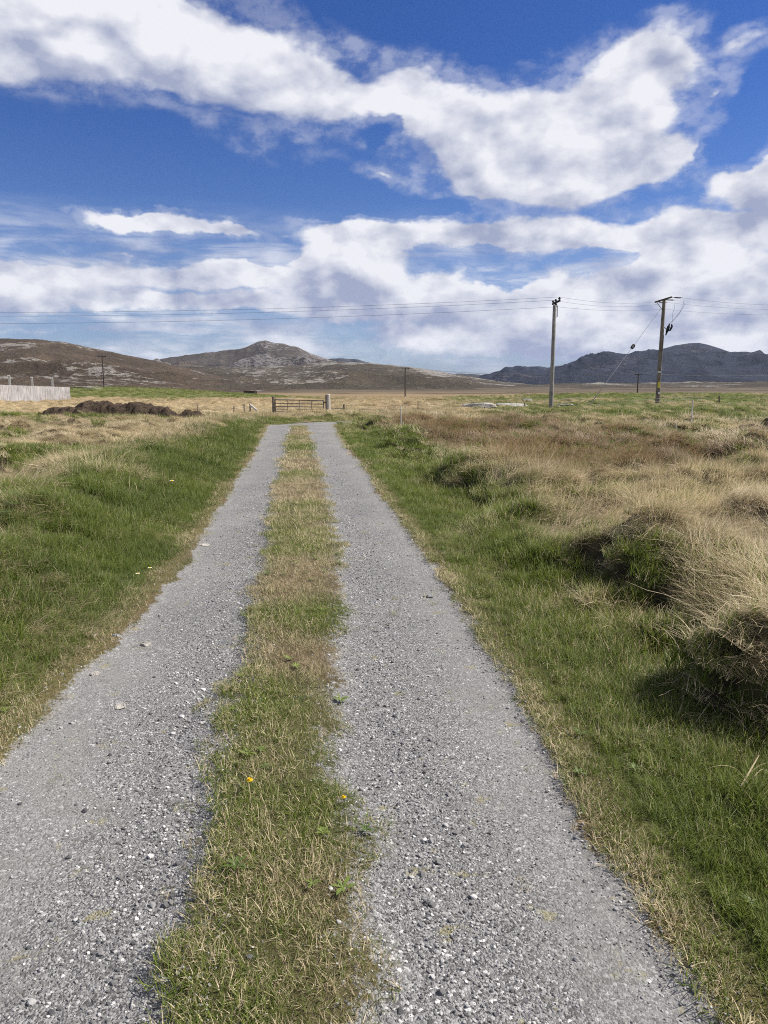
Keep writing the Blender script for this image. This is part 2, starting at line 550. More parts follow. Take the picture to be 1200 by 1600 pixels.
# ------------------------------------------------------------------ ground sheet
th = np.concatenate([np.linspace(-180, -42, 70)[:-1], np.linspace(-42, -34, 40)[:-1], np.linspace(-34, 34, 620), np.linspace(34, 42, 40)[1:], np.linspace(42, 180, 70)[1:-1]])
rr_ = [0.25, .5, .8, 1.1]
q = 1.3
while q < 160:
    rr_.append(q); q *= 1.0075
while q < 14000:
    rr_.append(q); q *= 1.035
rad = np.array(rr_)
T, Q = np.meshgrid(np.radians(th), rad)
GX = Q * np.sin(T); GY = Q * np.cos(T)
fx, fy = GX.ravel(), GY.ravel()
GZ = zg(fx, fy)
nT, nR = len(th), len(rad)
V = np.stack([fx, fy, GZ], 1)
V = np.vstack([V, [[0, 0, z1(0, 0)]]])
i0 = np.arange(nR - 1)[:, None] * nT; j0 = np.arange(nT)[None, :]; j1 = (j0 + 1) % nT
Fq = np.stack([i0 + j0, i0 + j1, i0 + nT + j1, i0 + nT + j0], -1).reshape(-1, 4)
cen = len(V) - 1
Fc = np.stack([np.full(nT, cen), np.full(nT, cen), (np.arange(nT) + 1) % nT, np.arange(nT)], 1)
# centre fan as thin quads needs triangles: give each a real fourth corner instead
g, red, tall, edge, n1, n2 = cover(V[:, 0], V[:, 1])
dl, dr, mid, grav, side = track(V[:, 0], V[:, 1])
Rr = np.hypot(V[:, 0], V[:, 1])
c_straw = np.array([.33, .26, .15]); c_green = np.array([.092, .112, .032]); c_red = np.array([.20, .125, .075])
c_thatch = np.array([.115, .088, .05]); c_moor = np.array([.105, .084, .055])
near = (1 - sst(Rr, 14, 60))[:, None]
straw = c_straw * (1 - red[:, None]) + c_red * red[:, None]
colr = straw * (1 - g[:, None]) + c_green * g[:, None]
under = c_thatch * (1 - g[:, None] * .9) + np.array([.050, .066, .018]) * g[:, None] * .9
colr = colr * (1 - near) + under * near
colr = colr * (1 - .22 * sst(Rr, 110, 200)[:, None])
mo = sst(Rr + (fbm(V[:, 0], V[:, 1], 160, 3, 61) - .5) * 260, 330, 620)[:, None]
peat = sst(fbm(V[:, 0] * .3, V[:, 1], 40, 5, 62), .53, .60)[:, None] * sst(Rr, 170, 260)[:, None]
band_ = (sst(fbm(V[:, 0] * .25, V[:, 1], 60, 4, 64), .42, .62) * sst(Rr, 120, 220))[:, None]
colr = colr * (1 - band_ * .5) + np.array([.16, .125, .07]) * band_ * .5
colr = colr * (1 - mo) + c_moor * mo
colr = colr * (1 - peat * .75) + np.array([.045, .032, .024]) * peat * .75
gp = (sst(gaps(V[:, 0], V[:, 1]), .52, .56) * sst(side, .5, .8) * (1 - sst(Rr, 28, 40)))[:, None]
colr = colr * (1 - gp) + np.array([.042, .034, .021]) * gp  # bare peat in the gaps, darkened further to paint in shade between tufts
# dead, tan rim along the gravel
rim = (sst(side, -.10, .02) * (1 - sst(side, .08, .26)) * (V[:, 1] < 33))[:, None]
colr = colr * (1 - rim * .6) + np.array([.15, .12, .055]) * rim * .6

mG, N, B = material('ground_material', .95, 0, .15)
pos = N.n('ShaderNodeNewGeometry').outputs['Position']
cc = N.attr('cover_colour')
gm = N.attr('gravel', out='Fac')
v1 = N.noise(pos, 26, 5, .7)
v2 = N.noise(pos, 2.2, 4, .6)
cvar = N.mix(1.0, cc, N.mix(v1, (.45, .45, .45), (1.6, 1.55, 1.5)), 'MULTIPLY')
cvar = N.mix(1.0, cvar, N.mix(v2, (.72, .74, .74), (1.28, 1.26, 1.24)), 'MULTIPLY')
# gravel: packed fines with stones of several sizes pressed in
pd = N.v('ADD', pos, N.v('SCALE', N.v('SUBTRACT', N.noise(pos, 60, 2, .5, out=1), (.5, .5, .5)), .012))
ca = N.vor(pd, 115); cb = N.vor(pd, 230)
da = N.vor(pd, 115, out=0); db = N.vor(pd, 230, out=0)
va = N.sep(ca)[0]; vb = N.sep(cb)[1]; hb = N.sep(ca)[2]
ramp = N.n('ShaderNodeValToRGB')
e = ramp.color_ramp.elements
e[0].position = 0; e[0].color = (.060, .058, .057, 1)
e[1].position = 1; e[1].color = (.66, .64, .61, 1)
for ps, cl in ((.22, (.105, .102, .098, 1)), (.5, (.180, .175, .168, 1)), (.78, (.275, .268, .255, 1)), (.92, (.40, .39, .37, 1))):
    el_ = ramp.color_ramp.elements.new(ps); el_.color = cl
N.put(ramp.inputs[0], va)
ramp2 = N.n('ShaderNodeValToRGB')
e = ramp2.color_ramp.elements
e[0].color = (.095, .092, .09, 1); e[1].color = (.36, .35, .335, 1)
N.put(ramp2.inputs[0], vb)
fines = N.mix(N.ss(hb, .35, .6), ramp.outputs[0], ramp2.outputs[0])
patch = N.noise(pos, .9, 4, .6)
dust = N.noise(N.v('ADD', pos, (7, 3, 0)), 3.1, 4, .65)
sand = N.mix(N.ss(v1, .3, .7), (.165, .155, .138), (.25, .237, .213))
pk = N.attr('pack', out='Fac')
fine2 = N.mix(.45, ramp2.outputs[0], sand)
fines = N.mix(N.m('MULTIPLY', pk, .40), fines, fine2)
gcol = N.mix(N.ss(N.m('MULTIPLY_ADD', pk, .10, dust), .50, .72, 0, .45), fines, sand)
gcol = N.mix(1.0, gcol, N.mix(patch, (.66, .67, .69), (1.14, 1.14, 1.14)), 'MULTIPLY')
moss = N.ss(N.m('ADD', N.noise(N.v('ADD', pos, (3, 9, 0)), 5.5, 4, .7), N.m('MULTIPLY', N.noise(pos, 45, 2, .6), .18)), .70, .80, 0, .6)
gcol = N.mix(moss, gcol, (.24, .21, .09))
gfac = N.ss(N.m('ADD', gm, N.m('MULTIPLY', N.m('SUBTRACT', N.noise(pos, 30, 4, .75), .5), 1.7)), .36, .62)
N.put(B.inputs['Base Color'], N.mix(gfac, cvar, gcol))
hst = N.m('MULTIPLY', N.m('SUBTRACT', 1.0, N.m('MULTIPLY', da, 1.2)), N.m('ADD', .3, hb))
hst = N.m('ADD', hst, N.m('MULTIPLY', db, -.4))
bump_g = N.bump(hst, .006, N.m('MULTIPLY_ADD', pk, -.4, .9))
bump_s = N.bump(v1, .05, .8)
mxn = N.n('ShaderNodeMix', data_type='VECTOR')
N.put(mxn.inputs[0], gfac); N.put(mxn.inputs[4], bump_s); N.put(mxn.inputs[5], bump_g)
N.put(B.inputs['Normal'], mxn.outputs[1])

me = bpy.data.meshes.new('ground')
faces_tri = np.stack([np.full(nT, cen), (np.arange(nT) + 1) % nT, np.arange(nT)], 1)
loops = np.concatenate([Fq.ravel(), faces_tri.ravel()]).astype(np.int32)
starts = np.concatenate([np.arange(0, Fq.size, 4), Fq.size + np.arange(0, faces_tri.size, 3)]).astype(np.int32)
tot = np.concatenate([np.full(len(Fq), 4), np.full(nT, 3)]).astype(np.int32)
me.vertices.add(len(V)); me.vertices.foreach_set('co', V.astype(np.float32).ravel())
me.loops.add(len(loops)); me.loops.foreach_set('vertex_index', loops)
me.polygons.add(len(starts)); me.polygons.foreach_set('loop_start', starts); me.polygons.foreach_set('loop_total', tot)
me.update(calc_edges=True)
me.flip_normals()
me.polygons.foreach_set('use_smooth', np.full(len(starts), True))
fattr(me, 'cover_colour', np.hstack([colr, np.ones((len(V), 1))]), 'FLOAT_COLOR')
fattr(me, 'gravel', grav)
_lr = np.interp(V[:, 1], YS, E_LR); _mr = np.interp(V[:, 1], YS, E_MR); _ll = np.interp(V[:, 1], YS, E_LL); _rr = np.interp(V[:, 1], YS, E_RR)
_w = (fbm(V[:, 0], V[:, 1], .8, 3, 66) - .5) * .35
pack = sst(_lr - V[:, 0] + _w, .22, .60) * (V[:, 0] < _lr) + sst(V[:, 0] - _mr + _w, .28, .66) * (V[:, 0] > _mr)
fattr(me, 'pack', pack)
me.materials.append(mG)
ground = bpy.data.objects.new('ground', me)
COL.objects.link(ground)
ground['kind'] = 'structure'


# ------------------------------------------------------------------ hills
def hill_material(name, moor, rock, rock_amt, seed, bumpd):
    m, N, B = material(name, .95, 0, .1)
    pos = N.n('ShaderNodeNewGeometry').outputs['Position']
    p = N.v('ADD', pos, (seed * 131.0, seed * 57.0, 0))
    ps = N.v('MULTIPLY', p, (1, 1, 2.2))
    n_l = N.noise(ps, .0045, 5, .6)
    n_m = N.noise(ps, .022, 6, .68)
    n_s = N.noise(ps, .06, 6, .75)
    a = N.mix(N.ss(n_l, .35, .65), tuple(q * .72 for q in moor), tuple(q * 1.25 for q in moor))
    a = N.mix(N.ss(n_m, .3, .7, 0, .55), a, tuple(q * .55 for q in moor))
    green = tuple((moor[0] * .95, moor[1] * 1.25, moor[2] * .85))
    a = N.mix(N.ss(n_s, .45, .7, 0, .5), a, green)
    rk = N.m('ADD', N.m('MULTIPLY', n_m, .30), N.m('ADD', N.m('MULTIPLY', n_s, .62), N.m('MULTIPLY', N.attr('rocky', out='Fac'), .22)))
    f = N.ss(rk, .60 - rock_amt, .66 - rock_amt, 0, .85)
    rc = N.mix(N.noise(p, .3, 3, .6), tuple(q * .7 for q in rock), tuple(q * 1.2 for q in rock))
    N.put(B.inputs['Base Color'], N.mix(f, a, rc))
    h = N.m('ADD', N.m('MULTIPLY', n_m, 1.0), N.m('MULTIPLY', n_s, .45))
    N.put(B.inputs['Normal'], N.bump(h, bumpd, 1.0))
    return m


def hill(prof, D, Rf, depth_back, mat, seed, amp, front_pow=1.5, zfoot=None, rocky_top=True, spread=5.0):
    """prof: photo pixels of the skyline; D: distance of the ridge; Rf: distance of its foot"""
    A = []; E = []
    for (x, y) in prof:
        a_, e_ = azel(x, y); A.append(a_); E.append(e_)
    A = np.array(A); E = np.array(E)
    al = np.arange(A[0], A[-1], .07)
    nr = 90
    t = np.concatenate([np.linspace(0, 1, nr), np.linspace(1, 2, 26)[1:]])
    AA, TT = np.meshgrid(al, t)
    ee = np.interp(AA, A, E)
    wob = (fbm(AA * 40, AA * 0 + seed, 60, 3, seed) - .5)
    Dr = D * (1 + .03 * wob)
    dist = np.where(TT <= 1, Rf + (Dr - Rf) * TT, Dr + depth_back * (TT - 1))
    X = dist * np.sin(np.radians(AA)); Y = dist * np.cos(np.radians(AA))
    ztop = EYE + np.tan(np.radians(ee)) * Dr
    zf = zg(X, Y) - 3.0 if zfoot is None else zfoot
    shape = np.where(TT <= 1, np.clip(TT, 0, 1) ** front_pow * (1 - .25 * np.sin(np.pi * np.clip(TT, 0, 1))), 1 - sst(TT, 1, 2) * 1.1)
    relief = 0
    wl = D * .11
    for o in range(5):
        nn = fbm(X, Y, wl / 2 ** o, 1, seed + 10 + o)
        relief = relief + (1 - np.abs(nn - .5) * 4) * .5 ** o
    env = np.where(TT <= 1, np.sin(np.pi * np.clip(TT, 0, 1) ** .8) * .9 + .12 * TT, .2)
    Z = zf + (ztop - zf) * shape + relief * amp * env * np.clip((ztop - zf) / 60, .15, 1.5)
    # the ridge itself keeps the photographed outline plus a little roughness
    tight = np.exp(-((TT - 1) / .06) ** 2)
    Zr = ztop + (fbm(AA, AA * 0 + 3, .55, 3, seed + 3) - .5) * D * (.0022 if seed != 6 else .0009)
    Z = Z * (1 - tight) + Zr * tight
    n, k = AA.shape
    V = np.stack([X.ravel(), Y.ravel(), Z.ravel()], 1)
    i = np.arange(n - 1)[:, None] * k; j = np.arange(k - 1)[None, :]
    F = np.stack([i + j, i + j + 1, i + k + j + 1, i + k + j], -1).reshape(-1, 4)
    o = np_mesh('hills', V, F, mat)
    o.data.flip_normals()
    rk = fbm(X.ravel(), Y.ravel(), D * .07, 4, seed + 20)
    fattr(o.data, 'rocky', (rk - .5) * 2.2 + (TT.ravel() - .5) * .25)
    o['kind'] = 'structure'
    return o


m_near = hill_material('moor_hill_left', (.088, .063, .044), (.29, .265, .235), .045, 1, 18)
m_mid = hill_material('moor_hill_middle', (.084, .067, .049), (.31, .285, .25), .06, 2, 18)
m_peak = hill_material('rocky_peak', (.095, .076, .064), (.24, .22, .21), .08, 3, 24)
m_dark = hill_material('cloud_shaded_mountain', (.032, .036, .056), (.085, .078, .085), .045, 4, 18)  # dark heather and rock, with cloud shadow and haze blue put into the colour
m_blue = hill_material('far_hill', (.055, .055, .06), (.12, .12, .12), .0, 5, 16)
hill([(-500, 560), (-250, 535), (-100, 529), (0, 530), (60, 531), (95, 535), (130, 541), (160, 548), (200, 556), (240, 564), (280, 573), (330, 583), (400, 594), (500, 603), (560, 607)], 1900, 560, 900, m_near, 1, 9)
hill([(150, 600), (180, 590), (205, 578), (225, 568), (255, 561), (300, 554), (345, 549), (378, 545), (392, 539), (404, 534), (415, 532), (428, 536), (445, 538), (465, 543), (485, 552), (505, 559), (540, 570), (590, 590), (620, 600)], 4200, 2300, 1500, m_peak, 2, 34, 1.2)
hill([(440, 596), (470, 570), (500, 562), (530, 560), (560, 562), (585, 569), (620, 580), (680, 600)], 5600, 4600, 900, m_blue, 3, 10)
hill([(140, 606), (190, 588), (240, 574), (300, 573), (370, 575), (430, 573), (480, 570), (515, 566), (545, 566), (580, 568), (620, 572), (660, 576), (700, 583), (740, 589), (790, 597), (850, 603), (930, 607)], 2500, 760, 900, m_mid, 4, 9)
hill([(660, 600), (690, 590), (715, 584), (745, 585), (775, 589), (800, 591), (850, 596), (880, 602)], 4300, 3200, 800, m_blue, 5, 10)
hill([(740, 607), (800, 602), (860, 600), (930, 598), (1000, 599), (1080, 596.5), (1150, 597), (1230, 596), (1350, 600), (1500, 607)], 1900, 900, 900, m_mid, 8, 5)
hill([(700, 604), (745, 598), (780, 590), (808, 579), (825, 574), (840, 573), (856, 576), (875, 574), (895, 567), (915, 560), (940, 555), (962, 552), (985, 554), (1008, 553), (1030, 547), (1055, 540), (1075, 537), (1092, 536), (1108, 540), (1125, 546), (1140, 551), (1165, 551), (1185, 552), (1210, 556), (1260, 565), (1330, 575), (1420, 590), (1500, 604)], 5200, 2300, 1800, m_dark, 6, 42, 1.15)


# ------------------------------------------------------------------ grass and gravel as instanced stuff
def grass_material(name, g_dark, g_light, s_dark, s_light):
    m, N, B = material(name, .55, 0, .25)
    t = N.t
    rnd = N.attr('rnd', out='Fac'); rn2 = N.attr('rnd2', out='Fac'); al = N.attr('along', out='Fac')
    gr = N.attr('green', 'INSTANCER', 'Fac'); rd = N.attr('red', 'INSTANCER', 'Fac'); va = N.attr('var', 'INSTANCER', 'Fac')
    isg = N.ss(N.m('SUBTRACT', gr, rnd), -.06, .06)
    gv = N.m('MULTIPLY_ADD', va, .6, N.m('MULTIPLY', rn2, .4))
    gc = N.mix(gv, g_dark, g_light)
    gc = N.mix(N.ss(al, .55, 1.0, 0, .35), gc, (.28, .25, .10))
    sc_ = N.mix(N.m('MULTIPLY_ADD', rn2, .55, N.m('MULTIPLY', va, .45)), s_dark, s_light)
    rc = N.mix(rn2, (.10, .056, .03), (.30, .18, .10))
    sc_ = N.mix(N.m('MULTIPLY', rd, N.ss(rnd, .15, .85, 1.0, .65)), sc_, rc)
    c = N.mix(isg, sc_, gc)
    N.put(B.inputs['Base Color'], c)
    tr = N.n('ShaderNodeBsdfTranslucent')
    N.put(tr.inputs['Color'], c)
    mx = N.n('ShaderNodeMixShader')
    mx.inputs[0].default_value = .38
    t.links.new(B.outputs[0], mx.inputs[1]); t.links.new(tr.outputs[0], mx.inputs[2])
    out = [n for n in t.nodes if n.type == 'OUTPUT_MATERIAL'][0]
    t.links.new(mx.outputs[0], out.inputs[0])
    return m


M_GRASS = grass_material('grass_blades', (.035, .072, .009), (.205, .250, .036), (.23, .175, .085), (.82, .69, .46))


def clump(name, nb, rad_, L, w, tilt, curve, seg=4, seed=0, tallfrac=0, flat=0.0, lobe=0.0, sweep=0.0):
    g = np.random.default_rng(seed)
    r = rad_ * np.sqrt(g.random(nb)); a = g.random(nb) * 2 * np.pi
    bx, by = r * np.cos(a), r * np.sin(a)
    phi = a * (1 if lobe else 0) + (g.random(nb) - .5) * (2 * np.pi if not lobe else 2 * lobe)
    if sweep: phi = (g.random(nb) + g.random(nb) - 1) * sweep
    ln = L[0] + (L[1] - L[0]) * g.random(nb) ** 1.3
    if tallfrac:
        k = g.random(nb) < tallfrac
        ln = np.where(k, ln * 1.7, ln)
    th0 = np.radians(tilt[0] + (tilt[1] - tilt[0]) * g.random(nb)); kp = np.radians(curve[0] + (curve[1] - curve[0]) * g.random(nb))
    ww = w * (.6 + .8 * g.random(nb))
    tw = (g.random(nb) - .5) * 2.2
    s = np.linspace(0, 1, seg + 1)
    P = []
    x = bx.copy(); y = by.copy(); z = np.full(nb, -.012) + flat * g.random(nb)
    ds = 1 / seg
    for i, si in enumerate(s):
        th_ = th0 + kp * si
        if i:
            x = x + np.sin(th_) * np.cos(phi) * ln * ds; y = y + np.sin(th_) * np.sin(phi) * ln * ds
            z = np.maximum(z + np.cos(th_) * ln * ds, -.005)
        wd = ww * .5 * (1 - .93 * si ** 1.7)
        sx_ = -np.sin(phi) * np.cos(tw) + np.cos(phi) * np.sin(tw) * .5; sy_ = np.cos(phi) * np.cos(tw) + np.sin(phi) * np.sin(tw) * .5
        sz_ = np.sin(tw) * .6
        P.append(np.stack([x - sx_ * wd, y - sy_ * wd, z - sz_ * wd], 1)); P.append(np.stack([x + sx_ * wd, y + sy_ * wd, z + sz_ * wd], 1))
    P = np.stack(P, 1)
    nv = 2 * (seg + 1)
    V = P.reshape(-1, 3)
    base_ = (np.arange(nb) * nv)[:, None, None]
    loc = np.array([[2 * i, 2 * i + 1, 2 * i + 3, 2 * i + 2] for i in range(seg)])[None]
    F = (base_ + loc).reshape(-1, 4)
    o = np_mesh(name, V, F, M_GRASS, smooth=True, link=False)
    fattr(o.data, 'rnd', np.repeat(g.random(nb), nv)); fattr(o.data, 'rnd2', np.repeat(g.random(nb), nv))
    fattr(o.data, 'along', np.tile(np.repeat(s, 2), nb))
    return o


def scatter(name, variants, pts, attrs, idx, tilt, spin, scl, kind='stuff'):
    """one object: many copies of the variant meshes stood on points"""
    c = bpy.data.collections.new(name + '_kinds')
    for i, v in enumerate(variants):
        v.name = '%s_kind_%02d' % (name, i); c.objects.link(v)
    me = bpy.data.meshes.new(name)
    n = len(pts)
    me.vertices.add(n); me.vertices.foreach_set('co', np.asarray(pts, np.float32).ravel())
    ct, st = np.cos(tilt), np.sin(tilt); cf, sf = np.cos(spin), np.sin(spin)
    eul = np.stack([np.arctan2(st * sf, ct), np.arcsin(np.clip(st * cf, -1, 1)), np.arctan2(sf, ct * cf)], 1)
    fattr(me, 'rot', eul, 'FLOAT_VECTOR'); fattr(me, 'idx', idx, 'INT'); fattr(me, 'scl', scl)
    for k, v in attrs.items(): fattr(me, k, v)
    o = bpy.data.objects.new(name, me); COL.objects.link(o)
    ng = bpy.data.node_groups.new(name, 'GeometryNodeTree')
    ng.interface.new_socket('Geometry', in_out='INPUT', socket_type='NodeSocketGeometry')
    ng.interface.new_socket('Geometry', in_out='OUTPUT', socket_type='NodeSocketGeometry')
    gi = ng.nodes.new('NodeGroupInput'); go = ng.nodes.new('NodeGroupOutput')
    ip = ng.nodes.new('GeometryNodeInstanceOnPoints'); ip.inputs['Pick Instance'].default_value = True
    ci = ng.nodes.new('GeometryNodeCollectionInfo'); ci.inputs['Collection'].default_value = c
    ci.inputs['Separate Children'].default_value = True; ci.inputs['Reset Children'].default_value = True

    def na(nm, ty):
        q = ng.nodes.new('GeometryNodeInputNamedAttribute'); q.data_type = ty; q.inputs['Name'].default_value = nm
        return q.outputs['Attribute']
    e2r = ng.nodes.new('FunctionNodeEulerToRotation')
    L = ng.links.new
    L(gi.outputs[0], ip.inputs['Points']); L(ci.outputs[0], ip.inputs['Instance'])
    L(na('idx', 'INT'), ip.inputs['Instance Index'])
    L(na('rot', 'FLOAT_VECTOR'), e2r.inputs[0]); L(e2r.outputs[0], ip.inputs['Rotation'])
    L(na('scl', 'FLOAT'), ip.inputs['Scale'])
    L(ip.outputs[0], go.inputs[0])
    md = o.modifiers.new('scatter', 'NODES'); md.node_group = ng
    o['kind'] = kind
    return o


def sector(r0, r1, a0, dens, a1=None):
    """even random points over a sector in front of the camera"""
    a1 = a1 or a0
    area = R(a0 + a1) / 2 * (r1 ** 2 - r0 ** 2)
    n = int(area * dens)
    r = np.sqrt(rng.random(n) * (r1 ** 2 - r0 ** 2) + r0 ** 2)
    a = np.radians(rng.random(n) * (a0 + a1) - a0)
    return r * np.sin(a), r * np.cos(a)


NV = 4
K = {}
def kinds(nm, near, far):
    K[nm] = [clump(nm, seed=i + hash_id[nm] * 50, **near) for i in range(NV)] + [clump(nm, seed=i + 20 + hash_id[nm] * 50, **far) for i in range(NV)]
hash_id = dict(short=1, lush=2, straw=3, thatch=4)
kinds('short', dict(nb=105, rad_=.085, L=(.02, .062), w=.0028, tilt=(5, 75), curve=(0, 60), seg=3),
      dict(nb=90, rad_=.20, L=(.03, .08), w=.0075, tilt=(5, 70), curve=(0, 50), seg=2))
kinds('lush', dict(nb=60, rad_=.085, L=(.05, .14), w=.0042, tilt=(0, 40), curve=(10, 75), seg=4),
      dict(nb=100, rad_=.26, L=(.08, .22), w=.012, tilt=(0, 40), curve=(10, 65), seg=3))
kinds('straw', dict(nb=85, rad_=.075, L=(.10, .27), w=.0030, tilt=(10, 65), curve=(10, 110), seg=5, sweep=1.5, tallfrac=.05),
      dict(nb=120, rad_=.24, L=(.10, .24), w=.009, tilt=(10, 65), curve=(10, 90), seg=3, sweep=1.6, tallfrac=.04))
kinds('thatch', dict(nb=80, rad_=.13, L=(.08, .24), w=.0030, tilt=(50, 92), curve=(-30, 45), seg=4, flat=.06, sweep=1.3),
      dict(nb=110, rad_=.30, L=(.12, .30), w=.011, tilt=(45, 92), curve=(-30, 40), seg=3, flat=.08, sweep=1.4))

BANDS = [(.95, 4.0, 46, 520, 0, .9), (4.0, 8.0, 40, 300, 0, 1.0), (8.0, 14, 34, 140, 0, 1.25), (14, 26, 33, 44, 1, .85), (26, 48, 32, 18, 1, .95), (48, 90, 31, 6.5, 1, 1.05), (90, 210, 31, 1.3, 1, 1.5)]
acc = {k: [] for k in K}
for (r0, r1, a0, dens, lod, sc0) in BANDS:
    x, y = sector(r0, r1, a0, dens)
    g, red, tall, edge, n1, n2 = cover(x, y)
    dl, dr, mid, grav, side = track(x, y)
    rr2 = np.hypot(x, y)
    u = rng.random(len(x)); u2 = rng.random(len(x)); u3 = rng.random(len(x))
    loose = fbm(x, y, .25, 3, 91)
    keep = (grav < .5) | ((grav < .92) & (u3 < .35 * (loose > .5))) | (u3 < .012)
    instrip = (dl < 0) & (dr < 0) & (y < 33)
    bare = (loose > .70) & (instrip | (side < .06)) & (mid < .97) & (y < 20)
    keep &= ~bare
    keep &= ~(instrip & (y < 16) & (rng.random(len(x)) > .25 + .9 * mid * (.6 + .8 * loose)))
    gap = gaps(x, y)
    keep &= ~((gap > .55) & (side > .6) & ((dr > 1.2) | (dl > 2.2)) & (rr2 < 30) & (u3 < .93))
    isshort = instrip | (side < -.02 + .38 * n2) & (y < 33)
    isgreen = u < g
    lush = (~isshort) & isgreen
    dry = (~isshort) & (~isgreen)
    stra = dry & (u2 < .34 + .3 * red); tha = dry & ~stra
    for nm, m_ in (('short', isshort), ('lush', lush), ('straw', stra), ('thatch', tha)):
        m_ = m_ & keep
        if nm == 'short' and lod == 0:
            pass
        n = int(m_.sum())
        if not n: continue
        X, Y = x[m_], y[m_]
        Z = zg(X, Y)
        hgt = fbm(X, Y, 1.6, 3, 55)
        sc = sc0 * (.65 + .6 * hgt + .35 * rng.random(n))
        gg = np.clip({'short': .14 + g[m_] * .72 + .25 * (side[m_] > .14) - .30 * ((side[m_] > -.05) & (side[m_] <= .14)), 'lush': .80 + .18 * g[m_] - .14 * (dr[m_] > 0) * (n1[m_] > .5), 'straw': .06 + g[m_] * .25, 'thatch': .05 + g[m_] * .3}[nm] + (rng.random(n) - .5) * .3, 0, 1)
        if nm in ('straw', 'thatch'):
            sc = sc * (.6 + .4 * sst(side[m_], .8, 2.0))
        if nm == 'lush':
            sc = sc * np.where(dl[m_] > 0, 1.05, .9) * (.62 + .45 * sst(side[m_], .1, .9)) * (1 - .35 * sst(Y, 40, 60))
        if nm in ('straw', 'thatch'):
            sc = sc * (.75 + .25 * sst(side[m_], .2, 1)) * np.where(rr2[m_] > 40, .8, 1.0) * np.where(rr2[m_] > 90, .7, 1.0) * (1 - .35 * (X < 0) * (dl[m_] > 3))
        if nm == 'straw':
            sc = sc * (1 + .25 * sst(n1[m_], .4, .7))
        if nm == 'short':
            sc = sc * np.where(side[m_] > .02, .98, .62 + .5 * mid[m_] * n2[m_] * 1.6)
        wind = {'short': 8, 'lush': 12, 'straw': 22, 'thatch': 4}[nm]
        til = np.radians(wind + (rng.random(n) - .5) * 18)
        acc[nm].append((X, Y, Z, sc, gg, np.clip(red[m_] + (rng.random(n) - .5) * .3 * (red[m_] > .05), 0, 1), np.clip(n2[m_] * .9 + rng.random(n) * .5 - .2 - .16 * (dl[m_] > 0) * (dl[m_] < 3), 0, 1), til, rng.integers(0, NV, n) + lod * NV))
for nm, nice in (('short', 'short_grass'), ('lush', 'green_grass'), ('straw', 'straw_tussock_grass'), ('thatch', 'matted_dry_grass')):
    a = [np.concatenate([q[i] for q in acc[nm]]) for i in range(9)]
    o = scatter(nice, K[nm], np.stack(a[:3], 1), dict(green=a[4], red=a[5], var=a[6]), a[8], a[7], rng.random(len(a[0])) * 6.283 if nm in ('short', 'lush') else (fbm(a[0], a[1], 1.3, 3, 72) - .5) * 9 - .5 + (rng.random(len(a[0])) - .5) * 1.6, a[3])
    tag(o, {'short': 'short olive and straw grass along the middle and rims of the track', 'lush': 'lush green grass on both banks of the track',
            'straw': 'tall bleached straw grass bending over the moorland field', 'thatch': 'flattened dead grass matted over the fields'}[nm], 'grass')
    print(nice, len(a[0]))

# loose single stalks standing out of the fields
stk_ = [clump('stalk', nb=7, rad_=.09, L=(.22, .44), w=.0046, tilt=(15, 65), curve=(10, 90), seg=6, seed=500 + i, sweep=1.9) for i in range(6)]
_x, _y = [], []
for r0, r1, dd in ((1.5, 6, 16), (6, 14, 9), (14, 26, 4)):
    x, y = sector(r0, r1, 38, dd); dl, dr, mid, grav, side = track(x, y)
    k = (side > .5) & (fbm(x, y, .9, 2, 97) > .42) & ((dr > .8) | (rng.random(len(x)) < .22)); _x.append(x[k]); _y.append(y[k])
_x, _y = np.concatenate(_x), np.concatenate(_y); n = len(_x)
o = scatter('bleached_stalks', stk_, np.stack([_x, _y, zg(_x, _y)], 1), dict(green=rng.random(n) * .25, red=rng.random(n) * .3, var=.5 + .5 * rng.random(n)), rng.integers(0, 6, n), np.radians(10 + rng.random(n) * 20), rng.random(n) * 4 - 2.4, .6 + .55 * rng.random(n))
tag(o, 'loose bleached grass stalks arching out of the field', 'grass')

# the big tussocks by the verge: long pale blades hanging down over a mound
hang = [clump('hang', nb=70, rad_=.12, L=(.12, .46), w=.0038, tilt=(25, 80), curve=(40, 105), seg=7, seed=300 + i, sweep=1.5) for i in range(3)]
hx, hy, hs, hgn = [], [], [], []
for (tx, ty, tr, thh), cnt in zip(TUSSOCKS, [85, 10, 20, 12, 8, 12, 14, 8, 14, 12, 10, 12, 5, 5, 12, 12, 10, 5, 2, 2, 8, 8, 8, 4, 8, 4, 8, 8, 6] + [4] * 110):
    for k in range(cnt):
        a = random.random() * 6.283; q = tr * (.9 if cnt < 80 else .8) * random.random() ** .5
        hx.append(tx + q * math.cos(a) * 1.3 + .25 * tr); hy.append(ty + q * math.sin(a) + .12 * tr); hs.append((.40 + .42 * random.random()) * min(1.0, .55 + thh)); hgn.append(.03 + .1 * random.random())
hx, hy = np.array(hx), np.array(hy)
n = len(hx)
o = scatter('drooping_tussock_grass', hang, np.stack([hx, hy, zg(hx, hy) - .01], 1), dict(green=np.array(hgn) + (np.arange(n) > 84) * .65 * ((hx > 6.7) & (hx < 7.8) & (hy < 14.2)) + (np.arange(n) > 84) * .5 * sst(fbm(hx, hy, 2.5, 2, 47), .55, .62), red=rng.random(n) * .25 * (np.arange(n) > 84), var=np.where(np.arange(n) > 84, rng.random(n), .7 + .3 * rng.random(n))), rng.integers(0, 3, n), np.radians(5 + rng.random(n) * 35), (fbm(hx, hy, 1.3, 2, 72) - .5) * 9 - .5 + (rng.random(n) - .5) * 3.6, np.array(hs))
tag(o, 'long pale grass drooping over the tussock mounds beside the track', 'grass')

